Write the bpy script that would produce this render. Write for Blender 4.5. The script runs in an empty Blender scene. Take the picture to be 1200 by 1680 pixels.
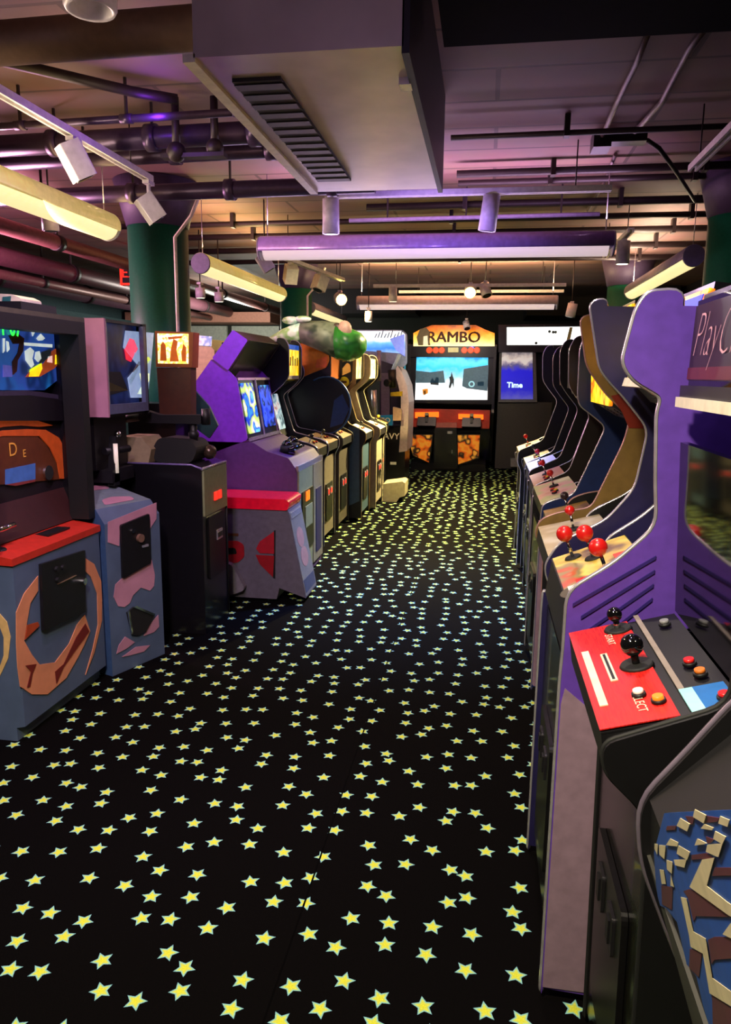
import bpy, bmesh, math, random
from mathutils import Vector, Matrix
random.seed(7)
SC = bpy.context.scene
COL = SC.collection
R = math.radians

# ------------------------------------------------------------------ camera
CR = [[0.987228, 0.040875, -0.153979], [0.158859, -0.179719, 0.970806], [0.012009, -0.982868, -0.183918]]
cd = bpy.data.cameras.new('camera'); cam = bpy.data.objects.new('camera', cd); COL.objects.link(cam)
cd.sensor_fit = 'HORIZONTAL'; cd.sensor_width = 36.0; cd.lens = 36.0*1210/1200; cd.clip_start = 0.05
r_ = Vector([row[0] for row in CR]); u_ = -Vector([row[1] for row in CR]); b_ = -Vector([row[2] for row in CR])
cam.matrix_world = Matrix(((r_.x, u_.x, b_.x, 0), (r_.y, u_.y, b_.y, 0), (r_.z, u_.z, b_.z, 1.55), (0, 0, 0, 1)))
SC.camera = cam

# ------------------------------------------------------------------ world, exposure
w = bpy.data.worlds.new('world'); SC.world = w; w.use_nodes = True
w.node_tree.nodes['Background'].inputs[0].default_value = (0.30, 0.22, 0.34, 1)
w.node_tree.nodes['Background'].inputs[1].default_value = 0.22
SC.view_settings.view_transform = 'Standard'; SC.view_settings.look = 'None'
SC.view_settings.exposure = 0.0; SC.view_settings.gamma = 1.0
SC.view_settings.use_curve_mapping = False

def lin(h):
    h = h.lstrip('#'); v = [int(h[i:i+2], 16)/255 for i in (0, 2, 4)]
    return tuple(c/12.92 if c <= .04045 else ((c+.055)/1.055)**2.4 for c in v)

def light(name, kind, loc, power, color, target=None, size=.1, size_y=None, spot=60, blend=.5):
    l = bpy.data.lights.new(name, kind); o = bpy.data.objects.new(name, l); COL.objects.link(o)
    l.energy = power; l.color = lin(color); o.location = loc
    if kind == 'AREA':
        l.size = size
        if size_y: l.shape = 'RECTANGLE'; l.size_y = size_y
    else: l.shadow_soft_size = size
    if kind == 'SPOT': l.spot_size = R(spot); l.spot_blend = blend
    if target is not None:
        o.rotation_euler = (Vector(target)-Vector(loc)).to_track_quat('-Z', 'Y').to_euler()
    return o

# room lamps: track spots, up-lights inside the linear pendants, and added lights without fixtures
light('spot_light_lamp', 'SPOT', (-1.33, 2.43, 2.66), 90, '#f3c9e6', (-1.4, 3.2, 0.3), .05, spot=100, blend=.8)
light('spot_light_lamp', 'SPOT', (0.02, 2.50, 2.66), 60, '#fff0d8', (0.2, 1.4, 0.6), .05, spot=100, blend=.8)
light('spot_light_lamp', 'SPOT', (-0.6, 0.3, 2.75), 380, '#fff3cc', (-0.5, 1.5, 0), .08, spot=110, blend=.9)
light('spot_light_lamp', 'SPOT', (-1.0, 1.2, 2.75), 130, '#cbb0e6', (-2.0, 2.9, 0.5), .08, spot=90, blend=.9)
light('black_light_and_fill', 'SPOT', (-0.45, 5.45, 2.30), 620, '#6f9cff', (-0.42, 5.2, 0), .1, spot=82, blend=.9)
light('black_light_and_fill', 'SPOT', (-1.02, 4.3, 2.45), 120, '#d08cff', (-1.8, 4.9, 1.5), .05, spot=60, blend=.9)
light('spot_light_lamp', 'SPOT', (0.1, 1.5, 2.5), 30, '#e0c8ff', (0.3, 1.9, 1.2), .05, spot=80, blend=.9)
light('black_light_and_fill', 'SPOT', (-.4, 4.5, 2.25), 22, '#a078ff', (-.4, 5.4, 2.45), .05, spot=140, blend=.9)  # added fill on the violet pendant's near side, no fixture here
light('warm_spot_and_fill', 'SPOT', (-0.28, 8.75, 2.42), 1500, '#ffe9a0', (-0.4, 8.2, 0), .06, spot=120, blend=.7)
light('warm_spot_and_fill', 'SPOT', (-1.6, 8.7, 2.42), 600, '#ffe08a', (-0.9, 8.6, 0.4), .06, spot=120, blend=.7)
light('warm_spot_and_fill', 'SPOT', (-0.2, 7.6, 2.45), 240, '#ffe6b0', (-1.4, 6.4, 0.7), .06, spot=70, blend=.9)
light('warm_spot_and_fill', 'SPOT', (-.5, 9.6, 2.45), 130, '#fff0d0', (-0.6, 12.2, 0.8), .06, spot=70, blend=.9)
light('warm_spot_and_fill', 'SPOT', (-1.0, 5.9, 2.5), 60, '#fff0c8', (-1.75, 7.1, 1.9), .06, spot=60, blend=.9)  # added spot that brightens the green topper, no track head here
light('up_light_lamp', 'AREA', (-2.36, 3.7, 2.56), 4, '#ffdf90', (-2.36, 3.7, 3), .12, 2.2)
light('up_light_lamp', 'AREA', (-2.36, 7.2, 2.56), 26, '#ffd890', (-2.36, 7.2, 3), .12, 2.2)
light('up_light_lamp', 'AREA', (-0.40, 5.45, 2.60), 30, '#d0a8d8', (-0.40, 5.45, 3), 2.4, .12)
light('up_light_lamp', 'AREA', (-0.44, 9.4, 2.56), 170, '#ffd9a0', (-0.44, 9.4, 3), 2.4, .12)
light('up_light_lamp', 'AREA', (1.55, 8.0, 2.56), 80, '#ffe0c0', (1.55, 8.0, 3), .12, 2.2)
light('purple_fill', 'POINT', (-4.0, 5.0, 2.3), 300, '#e0a0c0', None, .2)  # added point light that brightens the left ceiling pipes, no fixture
light('purple_fill', 'POINT', (-1.6, 3.6, 2.75), 3, '#9040ff', None, .05)
light('purple_fill', 'POINT', (-.5, .9, 2.5), 12, '#b29cd4', None, .2)  # added fill, tints the duct front and near ceiling purple
light('tube_lamp', 'AREA', (-2.2, 3.4, 2.36), 26, '#ffe6c0', (-1.5, 3.6, 2.3), 2.0, .1)
light('tube_lamp', 'AREA', (-0.4, 5.25, 2.36), 8, '#e8c8ff', (-0.4, 4.6, 2.5), 2.2, .1)
light('pale_lamp', 'POINT', (-3.9, 11.6, 2.3), 120, '#f0f5e6', None, .2)

# ------------------------------------------------------------------ materials
MATS = {}
def nodes_of(name):
    m = bpy.data.materials.new(name); m.use_nodes = True
    return m, m.node_tree.nodes, m.node_tree.links, m.node_tree.nodes['Principled BSDF']

def mat(name, hexc, rough=.5, metal=0., emit=0., ecol=None, var=.12, scale=30., bump=0., coat=0., spec=None):
    """plain painted / plastic / metal surface with a faint procedural mottling"""
    if name in MATS: return MATS[name]
    m, N, L, p = nodes_of(name)
    c = lin(hexc)
    p.inputs['Roughness'].default_value = rough; p.inputs['Metallic'].default_value = metal
    p.inputs['Coat Weight'].default_value = coat
    if spec is not None: p.inputs['Specular IOR Level'].default_value = spec
    tc = N.new('ShaderNodeTexCoord'); nz = N.new('ShaderNodeTexNoise'); nz.inputs['Scale'].default_value = scale; nz.inputs['Detail'].default_value = 3
    L.new(tc.outputs['Object'], nz.inputs['Vector'])
    rp = N.new('ShaderNodeValToRGB'); L.new(nz.outputs['Fac'], rp.inputs[0])
    rp.color_ramp.elements[0].position = .3; rp.color_ramp.elements[1].position = .7
    rp.color_ramp.elements[0].color = (*[x*(1-var) for x in c], 1); rp.color_ramp.elements[1].color = (*[min(1, x*(1+var)) for x in c], 1)
    L.new(rp.outputs[0], p.inputs['Base Color'])
    if bump:
        b = N.new('ShaderNodeBump'); b.inputs['Strength'].default_value = bump; b.inputs['Distance'].default_value = .01
        L.new(nz.outputs['Fac'], b.inputs['Height']); L.new(b.outputs[0], p.inputs['Normal'])
    if emit:
        p.inputs['Emission Strength'].default_value = emit
        if ecol: p.inputs['Emission Color'].default_value = (*lin(ecol), 1)
        else: L.new(rp.outputs[0], p.inputs['Emission Color'])
    MATS[name] = m; return m

def art(name, stops, scale=8., emit=0., rough=.3, detail=2., stretch=(1, 1, 1), kind='NOISE', seed=0., spec=.5):
    """printed / backlit artwork: several flat colours laid out by a procedural pattern"""
    if name in MATS: return MATS[name]
    m, N, L, p = nodes_of(name)
    p.inputs['Roughness'].default_value = rough; p.inputs['Specular IOR Level'].default_value = spec
    tc = N.new('ShaderNodeTexCoord'); mp = N.new('ShaderNodeMapping'); mp.inputs['Scale'].default_value = stretch; mp.inputs['Location'].default_value = (seed, seed*1.7, seed*.6)
    L.new(tc.outputs['Object'], mp.inputs['Vector'])
    if kind == 'VORONOI':
        t = N.new('ShaderNodeTexVoronoi'); t.inputs['Scale'].default_value = scale; L.new(mp.outputs[0], t.inputs['Vector'])
        s = N.new('ShaderNodeSeparateColor'); L.new(t.outputs['Color'], s.inputs[0]); fac = s.outputs[0]
    else:
        t = N.new('ShaderNodeTexNoise'); t.inputs['Scale'].default_value = scale; t.inputs['Detail'].default_value = detail; L.new(mp.outputs[0], t.inputs['Vector'])
        fac = t.outputs['Fac']
    rp = N.new('ShaderNodeValToRGB'); L.new(fac, rp.inputs[0]); cr = rp.color_ramp; cr.interpolation = 'EASE' if kind == 'NOISE' else 'CONSTANT'
    while len(cr.elements) > 1: cr.elements.remove(cr.elements[-1])
    lo, hi = (.3, .7) if kind == 'NOISE' else (0, 1)
    for i, h in enumerate(stops):
        pos = lo+(hi-lo)*i/max(1, (len(stops)-(1 if kind == 'NOISE' else 0)))
        e = cr.elements[0] if i == 0 else cr.elements.new(pos); e.position = pos; e.color = (*lin(h), 1)
    L.new(rp.outputs[0], p.inputs['Base Color'])
    if emit:
        L.new(rp.outputs[0], p.inputs['Emission Color']); p.inputs['Emission Strength'].default_value = emit
        p.inputs['Base Color'].default_value = (0, 0, 0, 1)
    MATS[name] = m; return m

def grad(name, stops, z0, z1, emit=0., axis='Z', noise=.0, rough=.3):
    """printed sheet whose colours run in bands along one world axis (sky over sand ...)"""
    m, N, L, p = nodes_of(name); p.inputs['Roughness'].default_value = rough
    g = N.new('ShaderNodeNewGeometry'); s = N.new('ShaderNodeSeparateXYZ'); L.new(g.outputs['Position'], s.inputs[0])
    nz = N.new('ShaderNodeTexNoise'); nz.inputs['Scale'].default_value = 9; nz.inputs['Detail'].default_value = 4; L.new(g.outputs['Position'], nz.inputs['Vector'])
    mr = N.new('ShaderNodeMapRange'); mr.inputs[1].default_value = z0; mr.inputs[2].default_value = z1; L.new(s.outputs[axis], mr.inputs[0])
    ma = N.new('ShaderNodeMath'); ma.operation = 'MULTIPLY_ADD'; ma.inputs[1].default_value = noise; L.new(nz.outputs['Fac'], ma.inputs[0]); L.new(mr.outputs[0], ma.inputs[2])
    sb = N.new('ShaderNodeMath'); sb.operation = 'SUBTRACT'; sb.inputs[1].default_value = noise*.5; L.new(ma.outputs[0], sb.inputs[0])
    rp = N.new('ShaderNodeValToRGB'); L.new(sb.outputs[0], rp.inputs[0]); cr = rp.color_ramp
    while len(cr.elements) > 1: cr.elements.remove(cr.elements[-1])
    for i, (pos, h) in enumerate(stops):
        e = cr.elements[0] if i == 0 else cr.elements.new(pos); e.position = pos; e.color = (*lin(h), 1)
    L.new(rp.outputs[0], p.inputs['Base Color'])
    if emit: L.new(rp.outputs[0], p.inputs['Emission Color']); p.inputs['Emission Strength'].default_value = emit
    MATS[name] = m; return m

def carpet_mat():
    m, N, L, p = nodes_of('star_carpet'); p.inputs['Roughness'].default_value = .95; p.inputs['Specular IOR Level'].default_value = .03
    def math_(op, a, b=None, c=None):
        n = N.new('ShaderNodeMath'); n.operation = op
        for i, v in enumerate((a, b, c)):
            if v is None: continue
            if isinstance(v, (int, float)): n.inputs[i].default_value = v
            else: L.new(v, n.inputs[i])
        return n.outputs[0]
    tc = N.new('ShaderNodeTexCoord'); S = 8.2
    vo = N.new('ShaderNodeTexVoronoi'); vo.voronoi_dimensions = '2D'; vo.inputs['Scale'].default_value = S; vo.inputs['Randomness'].default_value = .62
    L.new(tc.outputs['Object'], vo.inputs['Vector'])
    sub = N.new('ShaderNodeVectorMath'); sub.operation = 'SUBTRACT'; L.new(tc.outputs['Object'], sub.inputs[0]); L.new(vo.outputs['Position'], sub.inputs[1])
    sx = N.new('ShaderNodeSeparateXYZ'); L.new(sub.outputs[0], sx.inputs[0])
    sc = N.new('ShaderNodeSeparateColor'); L.new(vo.outputs['Color'], sc.inputs[0])
    rho = math_('SQRT', math_('ADD', math_('MULTIPLY', sx.outputs[0], sx.outputs[0]), math_('MULTIPLY', sx.outputs[1], sx.outputs[1])))
    an = math_('ADD', math_('ARCTAN2', sx.outputs[1], sx.outputs[0]), math_('MULTIPLY', sc.outputs[0], 6.283))
    k = 2*math.pi/5
    mm = math_('ABSOLUTE', math_('SUBTRACT', math_('FLOORED_MODULO', an, k), k/2))
    f = math_('MULTIPLY', math_('ADD', math_('COSINE', mm), math_('MULTIPLY', math_('SINE', mm), 2.1)), math_('DIVIDE', rho, .0315))
    rp = N.new('ShaderNodeValToRGB'); cr = rp.color_ramp; L.new(f, rp.inputs[0])
    cr.elements[0].position = .0; cr.elements[0].color = (*lin('#f4f43c'), 1)
    cr.elements[1].position = .58; cr.elements[1].color = (*lin('#eaf060'), 1)
    e = cr.elements.new(.80); e.color = (*lin('#a8e8c8'), 1)
    e = cr.elements.new(.96); e.color = (*lin('#8cc8e0'), 1)
    e = cr.elements.new(1.0); e.color = (*lin('#0b090a'), 1)
    # carpet pile and the seam between two widths
    nz = N.new('ShaderNodeTexNoise'); nz.inputs['Scale'].default_value = 260; L.new(tc.outputs['Object'], nz.inputs['Vector'])
    so = N.new('ShaderNodeSeparateXYZ'); L.new(tc.outputs['Object'], so.inputs[0])
    seam = math_('LESS_THAN', math_('ABSOLUTE', math_('ADD', so.outputs[0], .47)), .003)
    mx = N.new('ShaderNodeMix'); mx.data_type = 'RGBA'; L.new(seam, mx.inputs[0]); L.new(rp.outputs[0], mx.inputs[6]); mx.inputs[7].default_value = (*lin('#060506'), 1)
    mu = N.new('ShaderNodeMix'); mu.data_type = 'RGBA'; mu.blend_type = 'MULTIPLY'; mu.inputs[0].default_value = .5
    L.new(mx.outputs[2], mu.inputs[6]); L.new(nz.outputs['Fac'], mu.inputs[7]); L.new(mu.outputs[2], p.inputs['Base Color'])
    b = N.new('ShaderNodeBump'); b.inputs['Strength'].default_value = .3; b.inputs['Distance'].default_value = .004; L.new(nz.outputs['Fac'], b.inputs['Height']); L.new(b.outputs[0], p.inputs['Normal'])
    return m

def plank_mat():
    m, N, L, p = nodes_of('ceiling_boards'); p.inputs['Roughness'].default_value = .75
    tc = N.new('ShaderNodeTexCoord'); br = N.new('ShaderNodeTexBrick'); L.new(tc.outputs['Object'], br.inputs['Vector'])
    br.inputs['Scale'].default_value = 1.0; br.inputs['Brick Width'].default_value = 1.7; br.inputs['Row Height'].default_value = .42; br.inputs['Mortar Size'].default_value = .012
    br.inputs['Color1'].default_value = (*lin('#8a6a62'), 1); br.inputs['Color2'].default_value = (*lin('#7a5c58'), 1); br.inputs['Mortar'].default_value = (*lin('#5a4440'), 1)
    nz = N.new('ShaderNodeTexNoise'); nz.inputs['Scale'].default_value = 3; nz.inputs['Detail'].default_value = 5; L.new(tc.outputs['Object'], nz.inputs['Vector'])
    mu = N.new('ShaderNodeMix'); mu.data_type = 'RGBA'; mu.blend_type = 'MULTIPLY'; mu.inputs[0].default_value = .5
    L.new(br.outputs['Color'], mu.inputs[6]); L.new(nz.outputs['Color'], mu.inputs[7]); L.new(mu.outputs[2], p.inputs['Base Color'])
    b = N.new('ShaderNodeBump'); b.inputs['Strength'].default_value = .4; b.inputs['Distance'].default_value = .02; L.new(br.outputs['Fac'], b.inputs['Height']); b.invert = True
    L.new(b.outputs[0], p.inputs['Normal'])
    return m

BLK = mat('black_laminate', '#0d0b10', .5)
SBLK = mat('satin_black', '#0f0d12', .3, coat=.2)
GLS = mat('dark_glass', '#060609', .06, spec=.8, var=0)
DGRY = mat('dark_grey_metal', '#2e2b31', .4, .6)
GRY = mat('grey_paint', '#77757a', .5)
SIL = mat('silver_trim', '#cfc8d2', .25, .7)
CHR = mat('chrome', '#d8d8dc', .12, 1.)
WHT = mat('white_enamel', '#e2dcd8', .35)
CRM = mat('cream_plastic', '#e0d6bc', .4)
GRN = mat('green_column_paint', '#0d5c3e', .4, bump=.05, scale=60)
PUR = mat('purple_laminate', '#5e3aa6', .55)
LIL = mat('lilac_laminate', '#8f7488', .6)
NVY = mat('navy_laminate', '#1e1846', .5)
BNAVY = mat('blue_laminate', '#142a66', .5)
TAN = mat('tan_laminate', '#8a6a34', .55)
RED = mat('red_plastic', '#d01a18', .3, coat=.3)
REDL = mat('red_lit_plastic', '#ff2a1c', .3, emit=1.6)
ORGL = mat('orange_lit_plastic', '#ff6a18', .3, emit=1.5)
YEL = mat('yellow_plastic', '#e6c81e', .4)
ORG = mat('orange_paint', '#c4661a', .5)
BRN = mat('brown_laminate', '#5a3018', .5)
MAR = mat('maroon_paint', '#4a1a1e', .6)
SLATE = mat('slate_blue_paint', '#4d5c78', .6, scale=8)
PEACH = mat('peach_paint', '#d98a63', .6, scale=10)
PINK = mat('dusty_pink_paint', '#b77f96', .6, scale=8)
OLV = mat('olive_grey_laminate', '#7c8060', .45)
BEI = mat('beige_laminate', '#a89c80', .5)
BLU = mat('blue_plastic', '#0a62b0', .4)
CYN = mat('pale_cyan_print', '#9adadf', .4)
RUB = mat('black_rubber', '#101012', .7)
DIMGLOW = mat('dim_cream_glow', '#e8d8c8', .3, emit=.5)  # cream surface with a dim glow of its own

# ------------------------------------------------------------------ mesh builder (world coordinates in, parent-local out)
class MB:
    def __init__(s): s.bm = bmesh.new(); s.ms = []
    def mi(s, m):
        if m not in s.ms: s.ms.append(m)
        return s.ms.index(m)
    def face(s, vs, m, smooth=False):
        try: f = s.bm.faces.new(vs)
        except ValueError: return None
        f.material_index = s.mi(m); f.smooth = smooth; return f
    def ngon(s, pts, m): return s.face([s.bm.verts.new(p) for p in pts], m)
    def prism(s, pts, vec, m, m0=None, m1=None):
        vec = Vector(vec); a = [s.bm.verts.new(p) for p in pts]; b = [s.bm.verts.new(Vector(p)+vec) for p in pts]
        s.face(list(reversed(a)), m0 or m); s.face(b, m1 or m)
        n = len(a)
        for i in range(n): s.face([a[i], a[(i+1) % n], b[(i+1) % n], b[i]], m)
        return s
    def prism_y(s, poly, y0, y1, m, m0=None, m1=None): return s.prism([(x, y0, z) for x, z in poly], (0, y1-y0, 0), m, m0, m1)
    def prism_x(s, poly, x0, x1, m, m0=None, m1=None): return s.prism([(x0, y, z) for y, z in poly], (x1-x0, 0, 0), m, m0, m1)
    def prism_z(s, poly, z0, z1, m, m0=None, m1=None): return s.prism([(x, y, z0) for x, y in poly], (0, 0, z1-z0), m, m0, m1)
    def box(s, x0, x1, y0, y1, z0, z1, m, bev=0):
        if bev:
            return s.prism_y(fillet([(x0, z0), (x1, z0), (x1, z1), (x0, z1)], bev), y0, y1, m)
        return s.prism_z([(x0, y0), (x1, y0), (x1, y1), (x0, y1)], z0, z1, m)
    def cyl(s, p0, p1, r0, r1=None, m=None, n=20, smooth=True):
        r1 = r0 if r1 is None else r1; p0 = Vector(p0); p1 = Vector(p1); d = (p1-p0).normalized()
        q = d.to_track_quat('Z', 'Y'); A = []; B = []
        for i in range(n):
            a = 2*math.pi*i/n; v = q @ Vector((math.cos(a), math.sin(a), 0))
            A.append(s.bm.verts.new(p0+v*r0)); B.append(s.bm.verts.new(p1+v*r1))
        for i in range(n): s.face([A[i], A[(i+1) % n], B[(i+1) % n], B[i]], m, smooth)
        s.face(list(reversed(A)), m); s.face(B, m); return s
    def tube(s, pts, r, m, n=8):
        pts = [Vector(p) for p in pts]; rings = []; ref = None
        for i, p in enumerate(pts):
            t = (pts[min(i+1, len(pts)-1)]-pts[max(i-1, 0)]).normalized()
            if ref is None: ref = Vector((0, 0, 1)) if abs(t.z) < .9 else Vector((1, 0, 0))
            u = (ref-t*ref.dot(t)).normalized(); ref = u; v = t.cross(u)
            rings.append([s.bm.verts.new(p+(u*math.cos(2*math.pi*k/n)+v*math.sin(2*math.pi*k/n))*r) for k in range(n)])
        for a, b in zip(rings, rings[1:]):
            for k in range(n): s.face([a[k], a[(k+1) % n], b[(k+1) % n], b[k]], m, True)
        s.face(list(reversed(rings[0])), m); s.face(rings[-1], m); return s
    def ball(s, c, r, m, sc=(1, 1, 1), n=16):
        k = n//2; c = Vector(c); rows = []
        for j in range(1, k):
            t = math.pi*j/k
            rows.append([s.bm.verts.new(c+Vector((math.sin(t)*math.cos(2*math.pi*i/n)*r*sc[0], math.sin(t)*math.sin(2*math.pi*i/n)*r*sc[1], math.cos(t)*r*sc[2]))) for i in range(n)])
        top = s.bm.verts.new(c+Vector((0, 0, r*sc[2]))); bot = s.bm.verts.new(c-Vector((0, 0, r*sc[2])))
        for i in range(n):
            s.face([top, rows[0][i], rows[0][(i+1) % n]], m, True); s.face([bot, rows[-1][(i+1) % n], rows[-1][i]], m, True)
            for a, b in zip(rows, rows[1:]): s.face([a[i], b[i], b[(i+1) % n], a[(i+1) % n]], m, True)
        return s
    def build(s, name, parent=None, flip=True):
        if flip: bmesh.ops.recalc_face_normals(s.bm, faces=s.bm.faces)
        off = Vector((0, 0, 0)); p = parent
        while p is not None: off += p.location; p = p.parent
        if off.length: bmesh.ops.translate(s.bm, verts=s.bm.verts, vec=-off)
        me = bpy.data.meshes.new(name); s.bm.to_mesh(me); s.bm.free()
        for m in s.ms: me.materials.append(m)
        o = bpy.data.objects.new(name, me); COL.objects.link(o)
        if parent is not None: o.parent = parent
        return o

def fillet(poly, r, n=4):
    out = []; N = len(poly)
    for i in range(N):
        p0, p, p1 = Vector(poly[i-1]), Vector(poly[i]), Vector(poly[(i+1) % N])
        a, b = (p0-p), (p1-p)
        if a.length < 1e-5 or b.length < 1e-5: out.append(tuple(p)); continue
        d = min(r, a.length*.45, b.length*.45); A = p+a.normalized()*d; B = p+b.normalized()*d
        for k in range(n+1):
            t = k/n; q = A*(1-t)**2+p*2*t*(1-t)+B*t*t; out.append((q.x, q.y))
    return out

def tag(o, label=None, cat=None, group=None, kind=None):
    if label: o['label'] = label
    if cat: o['category'] = cat
    if group: o['group'] = group
    if kind: o['kind'] = kind
    return o

def thing(name, label, cat, loc, group=None):
    o = bpy.data.objects.new(name, None); COL.objects.link(o); o.location = loc; o.empty_display_size = .1
    return tag(o, label, cat, group)

def struct(name, mb): return tag(mb.build(name), kind='structure')

# text -> 2D faces
def text2d(string, size, shear=0., bold=0.):
    c = bpy.data.curves.new('t', 'FONT'); c.body = string; c.size = size; c.shear = shear; c.align_x = 'CENTER'; c.align_y = 'CENTER'; c.offset = bold; c.resolution_u = 3
    o = bpy.data.objects.new('t', c); COL.objects.link(o)
    dg = bpy.context.evaluated_depsgraph_get(); me = bpy.data.meshes.new_from_object(o.evaluated_get(dg))
    vs = [(v.co.x, v.co.y) for v in me.vertices]; fs = [list(p.vertices) for p in me.polygons]
    bpy.data.objects.remove(o); bpy.data.curves.remove(c); bpy.data.meshes.remove(me)
    return vs, fs

class Plane:
    """a flat working sheet: origin o, right u, up v, outward n"""
    def __init__(s, o, u, v): s.o = Vector(o); s.u = Vector(u).normalized(); s.v = Vector(v).normalized(); s.n = s.u.cross(s.v).normalized()
    def pt(s, a, b, h=0.): return s.o+s.u*a+s.v*b+s.n*h
    def plate(s, mb, pts, m, h=.0, t=.004): return mb.prism([s.pt(a, b, h) for a, b in pts], s.n*t, m)
    def rect(s, mb, a0, a1, b0, b1, m, h=0., t=.004, r=0):
        p = [(a0, b0), (a1, b0), (a1, b1), (a0, b1)]
        return s.plate(mb, fillet(p, r) if r else p, m, h, t)
    def disc(s, mb, a, b, r, m, h=0., t=.004, n=18, ry=None):
        return s.plate(mb, [(a+r*math.cos(2*math.pi*i/n), b+(ry or r)*math.sin(2*math.pi*i/n)) for i in range(n)], m, h, t)
    def text(s, mb, string, a, b, size, m, h=.005, shear=0., bold=0., sx=1.):
        vs, fs = text2d(string, size, shear, bold); V = [mb.bm.verts.new(s.pt(a+x*sx, b+y, h)) for x, y in vs]
        for f in fs: mb.face([V[i] for i in f], m)
        return mb
def YZ(x, facing):   # vertical sheet facing +X or -X ; a runs with world Y (mirrored for -X), b = z
    return Plane((x, 0, 0), (0, facing, 0), (0, 0, 1))
def XZ(y): return Plane((0, y, 0), (1, 0, 0), (0, 0, 1))   # faces -Y

def joystick(parent, pos, nrm, ball=RED, h=.06, r=.018, name='joystick'):
    b = MB(); p = Vector(pos); n = Vector(nrm).normalized()
    b.cyl(p, p+n*.006, .026, .022, RUB); b.cyl(p, p+n*h, .005, None, CHR, 10); b.ball(p+n*(h+r*.7), r, ball)
    return b.build(name, parent)
def button(parent, pos, nrm, m=RED, r=.014):
    b = MB(); p = Vector(pos); n = Vector(nrm).normalized()
    b.cyl(p, p+n*.006, r, r*.95, BLK, 14); b.cyl(p+n*.005, p+n*.012, r*.75, r*.7, m, 14)
    return b.build('button', parent)

# ------------------------------------------------------------------ room shell
CZ = 2.95
struct('floor', MB().box(-7, 3.2, -2.2, 14.2, -.1, 0, carpet_mat()))
struct('ceiling', MB().box(-7, 3.2, -2.2, 14.2, CZ, CZ+.12, plank_mat()))
DWALL = mat('dark_green_wall_paint', '#23261f', .8, bump=.1)
TEAL = mat('teal_wall_paint', '#3d5459', .8, bump=.1)
PALEW = mat('pale_grey_wall_paint', '#b6bdae', .7, bump=.05)
DKW = mat('charcoal_wall_paint', '#1a181c', .8)
struct('wall_back', MB().box(-7, 3.2, 14.0, 14.2, 0, CZ, DWALL))
struct('wall_left', MB().box(-7, -6.8, -2.2, 14.0, 0, CZ, TEAL))
struct('wall_right', MB().box(3.0, 3.2, -2.2, 14.0, 0, CZ, DKW))
struct('wall_front', MB().box(-6.8, 3.0, -2.2, -2.0, 0, CZ, DKW))
# pale wall panels at the far left with dark joints and the pinkish soffit over them
b = MB()
for px in ([(-5.707,2.130),(-4.944,2.134)], [(-4.847,2.134),(-3.907,2.139)]):
    b.box(px[0][0], px[1][0], 13.92, 13.99, 0.05, 2.42, PALEW)
struct('trim_1', b)
SOF = mat('salmon_soffit', '#b8806c', .7)
struct('trim_2', MB().box(-6.7, -3.9, 13.3, 13.99, 2.45, 2.63, SOF))
# dropped teal bulkhead along the left side with a violet-lit edge
struct('trim_3', MB().box(-6.79, -6.4, -1.9, 13.2, 1.6, 2.45, TEAL))
# deep dark beam across the room
BEAM = mat('dark_beam_paint', '#0c0a0e', .9, spec=.1)
struct('trim_4', MB().box(-0.2, 2.99, 2.45, 2.95, 2.72, CZ-.005, BEAM))

# columns
def column(x, y, r, label, conduit=False):
    t = thing('column', label, 'column', (x, y, 0), 'round green columns')
    MB().cyl((x, y, 0), (x, y, 2.62), r, None, GRN, 40).build('shaft', t)
    MB().cyl((x, y, 2.62), (x, y, CZ-.005), r*1.02, r*1.4, mat('column_head_paint', '#40324c', .6), 40).build('capital', t)
    if conduit:
        MB().tube([(x+r*.98, y-.20, 0.02), (x+r*.98, y-.20, 2.52), (x+r*1.05+.12, y-.22, 2.66), (x+r*1.05+.22, y-.22, 2.86)], .014, CRM).build('conduit', t)
column(-2.52, 5.6, .225, 'thick green round column behind the shooting game with a yellow lit sign', True)
column(-2.49, 9.7, .205, 'green round column rising behind the green moulded topper', True)
column(1.68, 5.6, .225, 'dark green round column at the right edge above the purple cabinet')
column(1.63, 9.6, .225, 'short bright green column end seen above the navy cabinet top')

# air duct
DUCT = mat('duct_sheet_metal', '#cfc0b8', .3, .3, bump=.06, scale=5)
t = thing('air_duct', 'big grey sheet-metal air duct with a dark slatted grille hanging overhead', 'air duct', (-.605, 3.2, 2.5))
MB().box(-.93, -.28, 2.37, 4.08, 2.5, CZ-.004, DUCT, 0).build('duct_body', t)
g = MB(); P = [(-0.856,2.539),(-0.712,2.542),(-0.697,3.842),(-0.914,3.842)]
g.box(-.865, -.70, 2.54, 3.83, 2.488, 2.502, mat('grille_recess', '#1e1a1c', .6))
for i in range(14):
    y = 2.56+i*.0925; g.prism_x([(y, 2.484), (y+.05, 2.484), (y+.062, 2.494), (y+.012, 2.494)], -.865, -.70, mat('grille_slat', '#4a3e40', .4, .5))
g.build('grille', t)
MB().box(-.965, -.925, 2.37, 4.08, 2.488, 2.512, CRM).build('edge_flange', t)
MB().box(-.285, -.262, 2.37, 4.08, 2.48, CZ-.006, mat('duct_side_dark', '#2a2628', .5, .5)).build('dark_side_sheet', t)  # dark sheet covering the duct's whole right side
MB().box(-.32, -.28, 2.60, 2.66, 2.478, 2.502, SIL).build('latch', t)
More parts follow.
